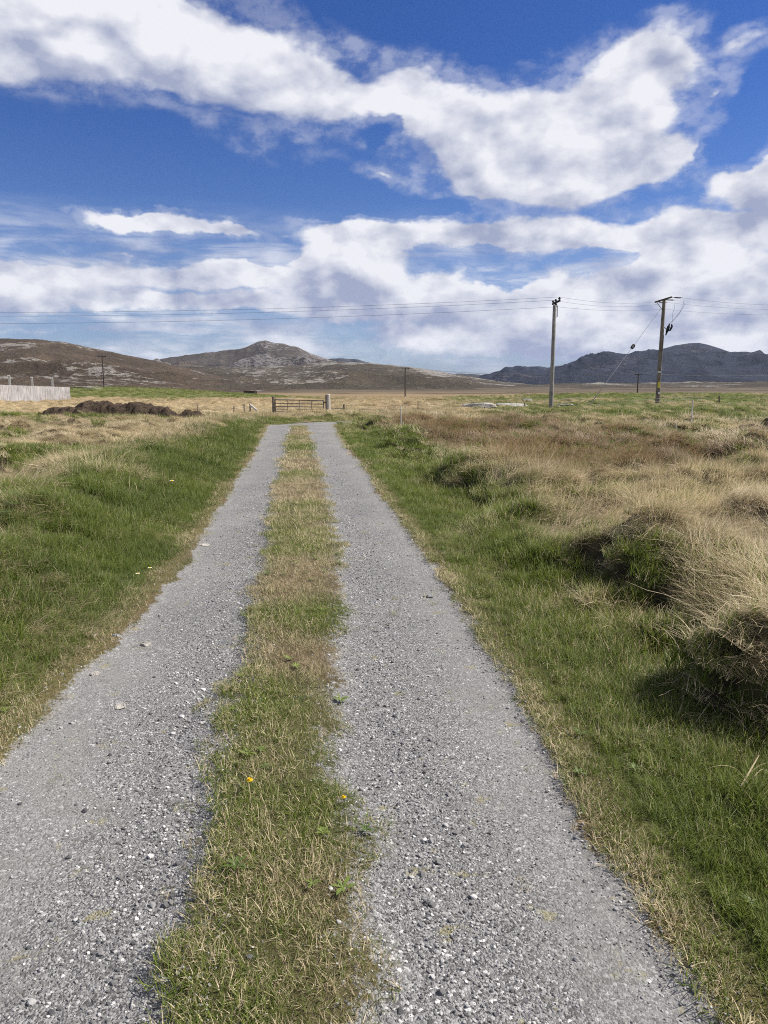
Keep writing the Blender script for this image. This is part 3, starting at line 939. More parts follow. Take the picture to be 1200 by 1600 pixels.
# ---- loose stones
mS, N, B = material('stone_chips', .85, 0, .25)
sh = N.attr('shade', 'INSTANCER', 'Fac')
rp = N.n('ShaderNodeValToRGB')
e = rp.color_ramp.elements
e[0].color = (.06, .06, .062, 1); e[1].color = (.56, .545, .52, 1)
for ps, cl in ((.25, (.13, .128, .126, 1)), (.6, (.24, .235, .228, 1)), (.85, (.37, .36, .345, 1))):
    q = rp.color_ramp.elements.new(ps); q.color = cl
N.put(rp.inputs[0], sh)
tc = N.n('ShaderNodeTexCoord').outputs['Object']
nn = N.noise(tc, 2.3, 3, .6)
N.put(B.inputs['Base Color'], N.mix(1.0, rp.outputs[0], N.mix(nn, (.75, .75, .75), (1.2, 1.2, 1.2)), 'MULTIPLY'))
import bmesh


def stone_mesh(name, seed, sub=2, jag=.32, sq=(1, .8, .55), mat=None, link=False, flatcut=5):
    rs = random.Random(seed)
    bm = bmesh.new()
    bmesh.ops.create_icosphere(bm, subdivisions=sub, radius=1)
    planes = []
    for k in range(flatcut + 6):
        v = Vector((rs.gauss(0, 1), rs.gauss(0, 1), rs.gauss(0, 1))).normalized()
        planes.append((v, .55 + .35 * rs.random()))
    for v in bm.verts:
        c = v.co.copy()
        for pn, dd in planes:
            q = c.dot(pn)
            if q > dd: c -= pn * (q - dd)
        c *= 1 + (rs.random() - .5) * jag * .25
        v.co = Vector((c.x * sq[0], c.y * sq[1], c.z * sq[2]))
    me = bpy.data.meshes.new(name); bm.to_mesh(me); bm.free()
    if mat: me.materials.append(mat)
    o = bpy.data.objects.new(name, me)
    if link: COL.objects.link(o)
    return o


chips = [stone_mesh('chip', 40 + i, 1 if i < 6 else 2, .5, (1, .75 + .2 * random.random(), .5 + .3 * random.random()), mS) for i in range(8)]
gx, gy, gs, gsh = [], [], [], []
for (r0, r1, a0, dens, s0, s1) in ((.95, 2.6, 44, 5600, .0017, .0072), (2.6, 4.5, 36, 3600, .0020, .0078), (4.5, 8, 34, 1300, .003, .009), (8, 14, 33, 260, .005, .011), (1.0, 9, 40, 90, .008, .016), (9, 26, 30, 8, .012, .022)):
    x, y = sector(r0, r1, a0, dens)
    dl, dr, mid, grav, side = track(x, y)
    lo = fbm(x, y, .5, 4, 95); l2 = fbm(x, y, .11, 2, 96)
    lr = np.interp(y, YS, E_LR); rr_e = np.interp(y, YS, E_RR); mr = np.interp(y, YS, E_MR)
    # thrown-up stones gather beside the wheel lines
    gather = np.exp(-((x - lr + .06) / .20) ** 2) + .8 * np.exp(-((x - mr - .14) / .20) ** 2) + .75 * np.exp(-((x - rr_e + .02) / .10) ** 2)
    pkk = sst(lr - x, .2, .6) * (x < lr) + sst(x - mr, .28, .66) * (x > mr) * (rr_e - x > .12)
    pr = (.36 - .20 * pkk + .75 * gather + .8 * (lo - .45)) * (grav > .15) + (mid > .3) * .10 * (l2 > .62) + (side > -.05) * (side < .16) * .25
    k = (rng.random(len(x)) < pr) & (side < .22)
    x, y = x[k], y[k]
    gx.append(x); gy.append(y); gs.append(s0 + (s1 - s0) * rng.random(len(x)) ** 2.2 * (.7 + .6 * gather[k])); gsh.append(rng.random(len(x)) ** 1.15)
gx, gy, gs, gsh = map(np.concatenate, (gx, gy, gs, gsh))
n = len(gx)
print('chips', n)
o = scatter('loose_gravel', chips, np.stack([gx, gy, zg(gx, gy) + gs * .15], 1), dict(shade=gsh), rng.integers(0, 8, n), rng.random(n) * .7, rng.random(n) * 6.283, gs)
tag(o, 'loose grey stone chips strewn over the two wheel tracks', 'gravel')

# ---- low broad-leaved weeds between the grass
mW_, N, B = material('weed_leaf', .5, 0, .35)
va = N.attr('var', 'INSTANCER', 'Fac')
N.put(B.inputs['Base Color'], N.mix(va, (.05, .080, .012), (.125, .165, .028)))


def rosette(name, seed, nl, L):
    rs = random.Random(seed); mb = MB()
    for k in range(nl):
        a = 6.283 * k / nl + rs.random() * .6; l = L * (.6 + .6 * rs.random()); w = l * .12
        ca_, sa_ = math.cos(a), math.sin(a); lift = .25 + .5 * rs.random()
        vs = []
        for j, (s_, ws) in enumerate(((0, .15), (.3, .7), (.55, 1), (.8, .75), (1, .05))):
            zz = l * (lift * s_ - .55 * lift * s_ * s_)
            for sg in (-1, 1):
                vs.append((ca_ * s_ * l - sa_ * w * ws * sg, sa_ * s_ * l + ca_ * w * ws * sg, zz + .12 * w * ws))
        mb.add(vs, [(2 * j, 2 * j + 1, 2 * j + 3, 2 * j + 2) for j in range(4)])
    me = bpy.data.meshes.new(name); me.from_pydata(mb.V, [], mb.F); me.update(); me.materials.append(mW_)
    me.polygons.foreach_set('use_smooth', [True] * len(me.polygons))
    return bpy.data.objects.new(name, me)


ros = [rosette('weed', 60 + i, 7 + 2 * i, .04) for i in range(4)]
x, y = sector(1.0, 12, 40, 9)
dl, dr, mid, grav, side = track(x, y)
k = ((mid > .2) | ((side > .02) & (side < .9))) & (fbm(x, y, .8, 2, 99) > .5)
x2, y2 = sector(7, 22, 33, 14)
dl2, dr2, mid2, grav2, side2 = track(x2, y2)
k2 = (dl2 > 1.5) & (dl2 < 3.1) & (fbm(x2, y2, 1.8, 2, 98) > .5)       # nettles along the bank
x = np.concatenate([x[k], x2[k2]]); y = np.concatenate([y[k], y2[k2]])
n = len(x); big = np.concatenate([np.zeros(k.sum()), np.ones(k2.sum())])
o = scatter('broadleaf_weed', ros, np.stack([x, y, zg(x, y) + .015 + big * .12 * rng.random(n)], 1), dict(var=rng.random(n) * (1 - .6 * big)), rng.integers(0, 4, n), rng.random(n) * .3, rng.random(n) * 6.283, (.55 + .6 * rng.random(n)) * (1 + 1.4 * big))
tag(o, 'low broad leaved weeds scattered through the verge grass', 'weeds')


# ------------------------------------------------------------------ materials of the built things
def wood_mat(name, dark, light, scale=(30, 30, 2.5), rough=.85):
    m, N, B = material(name, rough, 0, .2)
    tc = N.n('ShaderNodeTexCoord').outputs['Object']
    v = N.v('MULTIPLY', tc, scale)
    a = N.noise(v, 1.0, 5, .65); b = N.noise(tc, 1.4, 3, .6)
    f = N.m('ADD', N.m('MULTIPLY', a, .7), N.m('MULTIPLY', b, .45))
    N.put(B.inputs['Base Color'], N.mix(N.ss(f, .35, .8), dark, light))
    N.put(B.inputs['Normal'], N.bump(a, .01, .6))
    return m


M_POLE = wood_mat('weathered_pole_wood', (.13, .12, .105), (.36, .345, .32))
M_POLE2 = wood_mat('creosoted_pole_wood', (.095, .078, .06), (.27, .235, .19))
M_DARKW = wood_mat('dark_wood', (.035, .03, .026), (.10, .088, .075))
M_GREYW = wood_mat('silvered_boards', (.20, .19, .185), (.46, .435, .425), (14, 14, 1.2))
M_PALEW = wood_mat('pale_post_wood', (.34, .31, .27), (.60, .57, .52))
M_BROWNW = wood_mat('brown_post_wood', (.10, .078, .06), (.24, .20, .16))
M_WHITE = wood_mat('bleached_stake', (.48, .46, .42), (.72, .70, .66))
M_BLACK, N, B = material('black_fitting', .7, 0, .2); B.inputs['Base Color'].default_value = (.018, .018, .02, 1)
M_WIRE, N, B = material('conductor_wire', .5, .6, .4); B.inputs['Base Color'].default_value = (.10, .105, .115, 1)
M_GALV, N, B = material('weathered_gate_steel', .6, .35, .4)
tc = N.n('ShaderNodeTexCoord').outputs['Object']
N.put(B.inputs['Base Color'], N.mix(N.ss(N.noise(tc, 5, 4, .7), .40, .62), (.16, .165, .17), (.15, .085, .05)))
M_YEL, N, B = material('yellow_plate', .5, 0, .4); B.inputs['Base Color'].default_value = (.62, .52, .06, 1)
M_WPL, N, B = material('white_plate', .5, 0, .4); B.inputs['Base Color'].default_value = (.7, .7, .68, 1)
M_CONC, N, B = material('concrete', .9, 0, .2)
tc = N.n('ShaderNodeTexCoord').outputs['Object']
N.put(B.inputs['Base Color'], N.mix(N.noise(tc, 9, 4, .7), (.30, .29, .27), (.52, .50, .47)))


def rock_mat(name, lo, hi, lichen=(.30, .28, .18)):
    m, N, B = material(name, .9, 0, .2)
    tc = N.n('ShaderNodeTexCoord').outputs['Object']
    a = N.noise(tc, 2.2, 6, .7); b = N.noise(tc, 9, 4, .7)
    c = N.mix(N.ss(a, .3, .7), lo, hi)
    c = N.mix(N.ss(b, .55, .75, 0, .6), c, lichen)
    c = N.mix(N.ss(N.noise(N.v('ADD', tc, (5, 1, 2)), 4, 5, .75), .58, .68, 0, .7), c, tuple(q * .3 for q in lo))
    N.put(B.inputs['Base Color'], c)
    N.put(B.inputs['Normal'], N.bump(N.m('ADD', a, N.m('MULTIPLY', b, .3)), .12, .9))
    return m


M_ROCK = rock_mat('pale_rock', (.22, .205, .185), (.46, .43, .38))
M_ROCKG = rock_mat('grey_rock', (.13, .13, .125), (.30, .295, .28))
mP, N, B = material('peat', .95, 0, .1)
tc = N.n('ShaderNodeTexCoord').outputs['Object']
a = N.noise(tc, 3.5, 6, .72); b = N.noise(N.v('MULTIPLY', tc, (8, 8, 14)), 1.6, 4, .7)
N.put(B.inputs['Base Color'], N.mix(N.ss(N.m('ADD', a, N.m('MULTIPLY', b, .4)), .5, .95), (.034, .025, .018), (.125, .09, .064)))
N.put(B.inputs['Normal'], N.bump(N.m('ADD', a, b), .10, 1.0))
M_PEAT = mP


def round_post(name, label, px, ytop, ybase, D, w, mat, group, cat='post', lean=0.0, lean_y=0.0, rot=None, square=False, cap=None):
    x, y, _ = px_ground(px, ybase, D=D)
    zt = EYE + px_ground(px, ytop, D=D)[2] - EYE
    zb = z1(x, y)
    h = max(zt - zb, .15)
    mb = MB()
    if square:
        mb.box((0, 0, h / 2 - .15), (w, w, h + .3))
    else:
        mb.tube([(0, 0, -.3), (lean * .4, lean_y * .4, h * .5), (lean, lean_y, h - w * .12), (lean, lean_y, h)], [w / 2, w / 2 * .97, w / 2 * .93, w / 2 * .72], 9)
    o = mb.build(name, mat, None, smooth=not square, loc=(x, y, zb))
    if rot: o.rotation_euler = (0, 0, rot)
    return tag(o, label, cat, group)


# ------------------------------------------------------------------ power line
D1, D2 = 51.0, 66.0
X1, Y1, _ = px_ground(860.5, 643, D=D1); ZB1 = z1(X1, Y1)
ZT1 = px_ground(863, 477, D=D1)[2]
p1 = thing('power_pole', 'tall pale grey wooden power pole with black fittings bunched at its top', 'power pole', (X1, Y1, ZB1), 0, 'wooden poles of the near power line')
H1 = ZT1 - ZB1
MB().tube([(0, 0, -.4), (0, 0, H1 * .5), (.0, 0, H1 - .03), (0, 0, H1)], [.15, .135, .118, .10], 16).build('shaft', M_POLE, p1, True)
mb = MB()
mb.box((.09, 0, H1 + .18), (.10, 2.1, .11))
mb.build('crossarm', M_BLACK, p1)
mb = MB()
mb.tube([(.08, 0, H1 + .14), (.17, 0, H1 - .05), (.19, 0, H1 - .75), (.11, 0, H1 - .78)], .030, 6)
mb.tube([(.12, 0, H1 - .06), (.19, 0, H1 - .08)], .03, 6)
mb.build('bracket', M_BLACK, p1)
MB().tube([(.02, 0, H1 - .1), (.06, 0, H1 + .14)], .05, 8).build('arm_support', M_BLACK, p1)
INS1 = [(.09, -.92, H1 + .42), (.09, .92, H1 + .42), (.06, .0, H1 + .40)]
for q in INS1:
    m_ = MB()
    zb_ = q[2] - .20
    m_.tube([(q[0], q[1], zb_), (q[0], q[1], zb_ + .06), (q[0], q[1], zb_ + .061), (q[0], q[1], zb_ + .10), (q[0], q[1], zb_ + .101), (q[0], q[1], zb_ + .15), (q[0], q[1], zb_ + .20)], [.03, .03, .085, .06, .10, .07, .035], 10)
    m_.build('insulator', M_BLACK, p1, True)
MB().box((.0, -.1, 1.9), (.10, .05, .14)).build('number_plate', M_WPL, p1)

X2, Y2, _ = px_ground(1026.5, 635, D=D2); ZB2 = z1(X2, Y2)
ZT2 = px_ground(1033, 468, D=D2)[2]
H2 = ZT2 - ZB2
p2_ = thing('power_pole', 'brown wooden power pole with slanted crossarm, yellow plate and a stay wire', 'power pole', (X2, Y2, ZB2), 0, 'wooden poles of the near power line')
MB().tube([(0, 0, -.4), (.02, 0, H2 * .5), (.06, 0, H2)], [.19, .17, .135], 16).build('shaft', M_POLE2, p2_, True)
ca0 = Vector((.26, -1.15, H2 + .06)); ca1 = Vector((-.30, 1.15, H2 - .10))
mb = MB(); dirv = (ca1 - ca0)
mb.box((ca0 + ca1) / 2 + Vector((0, 0, 0)), (.11, dirv.length, .12), dirv.to_track_quat('Y', 'Z').to_matrix())
mb.build('crossarm', M_DARKW, p2_)
MB().tube([(-.26, .9, H2 - .12), (-.05, .05, H2 - .85)], .025, 6).build('brace', M_BLACK, p2_)
STR = []
for f_ in (.04, .5, .96):
    a_ = ca0.lerp(ca1, f_)
    e_ = a_ + Vector((1.05, .14, -.03))
    m_ = MB(); pts = []; rads = []
    for k in range(29):
        u = k / 28; pts.append(a_.lerp(e_, u)); rads.append(.018 if (u < .3 or u > .86) else (.055 if k % 2 else .03))
    m_.tube(pts, rads, 7)
    m_.build('strain_insulator', M_BLACK, p2_, True)
    STR.append(Vector((X2, Y2, ZB2)) + e_)
# cable box tilted on its right side
zc = px_ground(1040, 511, D=D2)[2] - ZB2
cb_ = MB()
c0 = Vector((.34, -.1, zc - .72)); c1 = Vector((.62, -.1, zc + .28)); 
cb_.tube([c0, c0.lerp(c1, .25), c0.lerp(c1, .28), c0.lerp(c1, .75), c0.lerp(c1, .78), c1], [.05, .08, .11, .13, .09, .04], 10)
cb_.tube([c1 + Vector((.18, 0, -.05)), c1 + Vector((.22, 0, -.25)), c1 + Vector((.08, 0, -.55)), c1 + Vector((-.06, 0, -.62))], [.06, .09, .09, .04], 8)
cb_.build('fuse_switch', M_BLACK, p2_, True)
MB().tube([(.10, 0, zc - .15), (.22, -.05, zc - .05), (.40, -.1, zc - .22)], .035, 6).build('switch_bracket', M_BLACK, p2_, True)
for k, (px_, py_) in enumerate(((1069, 468), (1070, 474), (1054, 476))):
    top_ = Vector(px_ground(px_, py_, D=D2 + (0.4 * k))) - Vector((X2, Y2, ZB2))
    s_ = c1 + Vector((.10 * k, 0, 0))
    mid_ = s_.lerp(top_, .55) + Vector((.22 - .15 * k, 0, -.12))
    MB().tube([s_, s_.lerp(mid_, .5) + Vector((.03, 0, -.02)), mid_, mid_.lerp(top_, .55) + Vector((.05, 0, 0)), top_], .011, 5).build('drop_wire', M_WIRE, p2_, True)
MB().tube([(.10, -.16, -.2), (.10, -.16, 3.2), (.17, -.1, zc - .7)], .035, 8).build('cable_guard', M_POLE, p2_, True)
def wrap(z0, z1_, r0, mat, nm, a0=-150, a1=-60):
    m_ = MB(); k = 10; vs = []
    for z_ in (z0, z1_):
        for rr__ in (r0, r0 + .012):
            for i in range(k + 1):
                a = R(a0 + (a1 - a0) * i / k); vs.append((rr__ * math.cos(a), rr__ * math.sin(a), z_))
    n_ = k + 1; fs = []
    for i in range(k):
        fs += [(n_ + i, n_ + i + 1, 3 * n_ + i + 1, 3 * n_ + i), (i, 2 * n_ + i, 2 * n_ + i + 1, i + 1), (i, i + 1, n_ + i + 1, n_ + i), (2 * n_ + i, 3 * n_ + i, 3 * n_ + i + 1, 2 * n_ + i + 1)]
    m_.add(vs, fs); return m_.build(nm, mat, p2_)
pz = lambda yy: px_ground(1028, yy, D=D2)[2] - ZB2
wrap(pz(582.5), pz(580.5), .20, M_WPL, 'identity_tag')
wrap(pz(606), pz(596.5), .20, M_YEL, 'warning_plate', -125, -70)
wrap(pz(616), pz(612.5), .20, M_WPL, 'number_plate', -105, -65)


def wire(label, pts, sags, r=.0075, name='overhead_wire', group='overhead wires of the near power line', cat='power wire'):
    P = []; 
    for (a, b, s_) in zip(pts[:-1], pts[1:], sags):
        a, b = Vector(a), Vector(b)
        k = 26
        for i in range(k + (b == Vector(pts[-1]))):
            u = i / k; q = a.lerp(b, u); q.z -= 4 * s_ * u * (1 - u); P.append(q)
    o = MB().tube(P, r, 5).build(name, M_WIRE, None, True)
    return tag(o, label, cat, group)


O1 = Vector((X1, Y1, ZB1))
i1 = [O1 + Vector(q) for q in INS1]
PW = lambda px, py, D: Vector(px_ground(px, py, D=D))
LX = -72
wire('highest overhead wire crossing the sky, on the near arm end of the pale pole', [(LX, 52.0, 8.2), i1[0], PW(1026, 471.5, D2 - .8), STR[0], PW(1290, 475.5, 76)], [1.22, .25, .0, .30])
wire('second overhead wire crossing the sky, on the far arm end of the pale pole', [(LX, 56.0, 8.2), i1[1], PW(1028, 475.5, D2 + .8), STR[2], PW(1290, 482.5, 78)], [1.2, .3, .0, .30])
wire('third overhead wire, leaving the middle of the brown pole crossarm to the right', [STR[1], PW(1290, 479.5, 77)], [.30])
wire('lowest overhead wire, fixed below the arm of the pale pole and passing the brown pole', [(LX, 53.0, 7.25), (X1 + .19, Y1, px_ground(865, 479.5, D=D1)[2]), PW(1033, 483, D2), PW(1290, 489.5, 77)], [1.15, .2, .3])
# the stay
A_, B_ = PW(1032, 483, D2), Vector((*px_ground(916, 645, D=50)[:2], 0)); B_.z = z1(B_.x, B_.y) - .05
st = thing('stay_wire', 'slanting stay wire with a black insulator running from the brown pole to the grass', 'stay wire', tuple(B_))
MB().tube([(0, 0, 0), tuple(A_ - B_)], .016, 6).build('cable', M_WIRE, st, True)
q0 = (A_ - B_) * .545; q1 = (A_ - B_) * .585
MB().tube([q0, q0.lerp(q1, .2), q0.lerp(q1, .45), q0.lerp(q1, .5), q0.lerp(q1, .55), q0.lerp(q1, .8), q1], [.03, .14, .13, .06, .15, .13, .03], 8).build('insulator', M_BLACK, st, True)
q0 = (A_ - B_) * -.01; q1 = (A_ - B_) * .20
MB().tube([q0, q1], .032, 8).build('stay_guard', M_DARKW, st, True)

far_tops = []
for (px_, yt, yb, D, lab) in ((163, 556, 607, 178, 'thin dark power pole in front of the left hill'), (633, 575, 624, 180, 'thin dark power pole on the straw plain before the middle ridge'), (995, 584, 625, 182, 'thin dark power pole at the foot of the dark right mountain')):
    x, y, _ = px_ground(px_, yb, D=D); zb = z1(x, y); ztp = px_ground(px_, yt, D=D)[2]; hh = ztp - zb
    t = thing('power_pole', lab, 'power pole', (x, y, zb), 0, 'distant poles of the far power line')
    MB().tube([(0, 0, -.4), (0, 0, hh)], [.17, .13], 10).build('shaft', M_DARKW, t, True)
    MB().box((0, -.16, hh - .22), (1.9, .12, .14)).build('crossarm', M_DARKW, t)
    for sx__ in (-.8, 0, .8):
        MB().tube([(sx__, -.16, hh - .15), (sx__, -.16, hh - .05), (sx__, -.16, hh + .08)], [.05, .09, .04], 7).build('insulator', M_BLACK, t, True)
    far_tops.append(Vector((x, y, ztp)))
ft = far_tops
for dz, lab in ((.08, 'upper faint wire of the far power line above the plain'), (-.10, 'lower faint wire of the far power line above the plain')):
    off_ = Vector((.8 if dz > 0 else -.8, -.16, dz - .02 if dz > 0 else .06))
    wire(lab, [ft[0] + off_, ft[1] + off_, ft[2] + off_, PW(1290, 583, 190)], [1.4, 1.1, .6], r=.017, group='wires of the far power line')

# ------------------------------------------------------------------ board fence at the left
FA = PW(-150, 622, 62); FB = PW(110.5, 628, 78)
FA.z = px_ground(-150, 624, D=62)[2]; FB.z = px_ground(110.5, 628, D=78)[2]
tA = px_ground(-150, 596.5, D=62)[2]; tB = px_ground(110.5, 605, D=78)[2]
fen = thing('board_fence', 'silvery grey fence of upright boards standing at the far left', 'fence', (FB.x, FB.y, FB.z), 0)
dv_ = Vector((FA.x - FB.x, FA.y - FB.y, 0)); Lf = dv_.length; dn = dv_.normalized(); nrm = Vector((dn.y, -dn.x, 0))
if nrm.y > 0: nrm = -nrm
mb = MB(); k = 0; s_ = 0.0
rotf = dn.to_track_quat('X', 'Z').to_matrix()
while s_ < Lf:
    wv_ = .135 + .02 * random.random(); u = (s_ + wv_ / 2) / Lf
    zb_ = (FA.z - FB.z) * u - .35; zt_ = (tB - FB.z) * (1 - u) + (tA - FB.z) * u + (random.random() - .5) * .035
    c_ = dn * (s_ + wv_ / 2) + nrm * (.02 * random.random())
    mb.box((c_.x, c_.y, (zb_ + zt_) / 2), (wv_ - .008, .022, zt_ - zb_), rotf)
    s_ += wv_
mb.build('boards', M_GREYW, fen)
for hh in (.35, 1.05):
    a_ = Vector((0, 0, hh)) - nrm * .05; b_ = dv_ + Vector((0, 0, FA.z - FB.z + hh)) - nrm * .05
    MB().tube([a_, b_], .035, 4).build('rail', M_GREYW, fen)
for (px_, yt, lab) in ((17.5, 588, 'pale concrete post with white top, leftmost of three behind the board fence'), (52.5, 590.5, 'pale concrete post in the middle of the three behind the board fence'), (84, 591.5, 'pale concrete post nearest the end of the board fence')):
    D = 88; x, y, _ = px_ground(px_, 625, D=D); zb = z1(x, y); hh = px_ground(px_, yt, D=D)[2] - zb
    t = thing('concrete_post', lab, 'post', (x, y, zb), R(20), 'concrete posts behind the board fence')
    MB().box((0, 0, hh / 2 - .2), (.22, .22, hh + .4)).build('shaft', M_CONC, t)
    MB().box((-.04, -.03, hh + .06), (.27 if px_ < 40 else .22, .24, .12)).build('cap', M_WPL, t)

# ------------------------------------------------------------------ gate
GD = 45.5
GA = PW(427.5, 641, GD); GB = PW(513.5, 646, GD - .6)
zA, zB = z1(GA.x, GA.y), z1(GB.x, GB.y)
round_post('gate_post', 'dark brown wooden post at the left end of the field gate', 427.5, 619.5, 641, GD, .17, M_BROWNW, 'posts of the field gate')
o = round_post('gate_post', 'stout pale wooden post at the right end of the field gate', 513.3, 616, 646, GD - .6, .24, M_PALEW, 'posts of the field gate')
o = round_post('gate_post', 'dark post standing close behind the stout pale gate post', 510.6, 617, 645, GD - .1, .16, M_DARKW, 'posts of the field gate')
g0 = Vector((GA.x + .12, GA.y, 0)); g1 = Vector((GB.x - .30, GB.y, 0))
dg = g1 - g0; ztop = px_ground(430, 624.5, D=GD)[2]; ztr = px_ground(510, 626, D=GD)[2]
gate = thing('field_gate', 'long rusty grey metal bar gate closing the field beyond the track end', 'gate', (g0.x, g0.y, 0), 0)
zl = px_ground(430, 645.5, D=GD)[2]
for u in (0, .25, .5, .75, 1):
    p_ = dg * u; ro = .028 if u in (0, 1) else .018
    MB().tube([(p_.x, p_.y - .02, zl), (p_.x, p_.y - .02, ztop * (1 - u) + ztr * u)], ro, 8).build('upright', M_GALV, gate, True)
for v_ in (1.0, .73, .50, .30, .14, 0.0):
    a_ = Vector((0, 0, zl + (ztop - zl) * v_)); b_ = Vector((dg.x, dg.y, zl + (ztr - zl) * v_))
    MB().tube([a_, b_], .030 if v_ in (1.0, 0.0) else .024, 8).build('bar', M_GALV, gate, True)
for hz_ in (.25, .95):
    MB().box((-.05, 0, hz_), (.14, .05, .05)).build('hinge', M_DARKW, gate)
MB().box((dg.x + .06, dg.y - .03, .75), (.16, .03, .05)).build('latch', M_DARKW, gate)
# wooden hurdle right of the gate
Hx0, Hy0, _ = px_ground(517, 638, D=45); Hx1, Hy1, _ = px_ground(537, 638, D=45.3)
hur = thing('rail_fence', 'short dark rail joining the stout gate post to the next post', 'fence', (Hx0, Hy0, 0))
MB().tube([(0, 0, px_ground(517, 638.8, D=45)[2]), (Hx1 - Hx0, Hy1 - Hy0 - .08, px_ground(537, 637.6, D=45)[2])], .035, 6).build('rail', M_BROWNW, hur)
MB().tube([(0, 0, px_ground(517, 642, D=45)[2]), (Hx1 - Hx0, Hy1 - Hy0 - .08, px_ground(537, 642, D=45)[2])], .025, 6).build('rail', M_BROWNW, hur)

for (px_, yt, yb, D, w, mt, lab, ln) in (
    (309, 632, 650, 44, .06, M_BROWNW, 'thin brown fence post right of the small peat heap', 0),
    (365.5, 634, 648, 45, .075, M_BROWNW, 'brown fence post farthest left of the three before the gate', .03),
    (382, 631, 647, 45.5, .085, M_BROWNW, 'brown fence post in the middle of the three before the gate', 0),
    (391, 631, 643, 46, .095, M_DARKW, 'dark stubby fence post beside the leaning white plank', 0),
    (537.5, 631.5, 648, 45, .10, M_DARKW, 'dark post at the end of the short rail right of the gate', 0),
    (554, 640, 648, 44, .10, M_DARKW, 'low dark stump right of the short rail', 0),
    (653, 627, 651, 44, .06, M_BROWNW, 'slim brown post in the straw grass right of the road bend', 0),
    (668.5, 640, 650, 44, .05, M_BROWNW, 'short slim post right of the slim brown post', 0),
    (702.5, 635.5, 647, 50, .11, M_BROWNW, 'weathered post in the straw left of the big pale boulder', 0),
    (756.5, 636.5, 645, 55, .09, M_DARKW, 'dark short post in front of the big pale boulder', .02),
    (819.5, 629, 643, 54, .09, M_BROWNW, 'post standing before the long pale rock slab', 0),
    (872, 633, 645, 52, .22, M_ROCKG, 'stubby grey stump right of the pale power pole', 0),
    (901, 634, 644, 54, .08, M_BROWNW, 'thin post right of the stubby grey stump', 0),
    (928.5, 635, 644, 54, .085, M_BROWNW, 'left one of two short posts before the green rise', 0),
    (935, 632, 643, 54, .095, M_PALEW, 'right one of two short posts before the green rise', 0),
    (976.5, 634, 639.5, 60, .12, M_BROWNW, 'tiny low stump on the green field between the two poles', 0),
    (1070.5, 627, 633, 66, .13, M_PALEW, 'small pale post right of the brown power pole', 0),
    (1124, 618, 632, 66, .17, M_BROWNW, 'leaning brown post on the green field at the right', -.08)):
    round_post('fence_post', lab, px_, yt, yb, D, w, mt, 'fence posts along the field edge', lean=ln)
for (px_, yt, yb, D, w, lab, ln) in (
    (626.3, 634.5, 686, 24.2, .030, 'tall thin white stake beside the right verge', .0),
    (629.4, 660, 685, 24.3, .034, 'short white stake at the foot of the tall white stake', .01),
    (1079, 626, 676, 23.6, .040, 'thin pale stake alone in the right field', .0),
    (718.5 + 337, 661, 676, 22, .03, 'short pale stick in the grass left of the thin pale stake', .0)):
    round_post('marker_stake', lab, px_, yt, yb, D, w, M_WHITE, 'thin pale stakes in the grass', 'stake', lean=ln)
round_post('marker_stake', 'short white stick leaning in the straw below the peat heap', 128, 669, 690, 20, .028, M_WHITE, 'thin pale stakes in the grass', 'stake', lean=.10)
a_ = PW(390.5, 632.5, 44.5); b_ = PW(401.5, 641.5, 44)
o = MB().box((0, 0, 0), ((a_ - b_).length, .04, .12), (b_ - a_).to_track_quat('X', 'Z').to_matrix()).build('plank', M_WHITE, None, loc=(a_ + b_) / 2)
tag(o, 'white plank leaning against the dark stubby fence post', 'plank')


# ------------------------------------------------------------------ field fence strands
def strand(label, pp, hh):
    P = []
    for px_, D_ in pp:
        x, y, _ = px_ground(px_, 645, D=D_); P.append((x, y - .06, z1(x, y) + hh))
    tag(MB().tube(P, .007, 5).build('fence_wire', M_WIRE, None, True), label, 'fence wire', 'strands of the field fence')


RP = [(537.5, 45), (554, 44.2), (600, 44.1), (653, 44), (702.5, 50), (756.5, 55), (819.5, 54), (872, 52.3), (901, 54), (935, 54), (976.5, 60), (1070.5, 66), (1124, 66)]
LP = [(309, 44), (365.5, 45), (382, 45.5), (391, 46), (427.5, 45.5)]
strand('upper thin fence wire running right from the gate past the boulders', RP, .52)
strand('lower thin fence wire running right from the gate past the boulders', RP, .30)
strand('upper thin fence wire left of the gate', LP, .42)
strand('lower thin fence wire left of the gate', LP, .24)

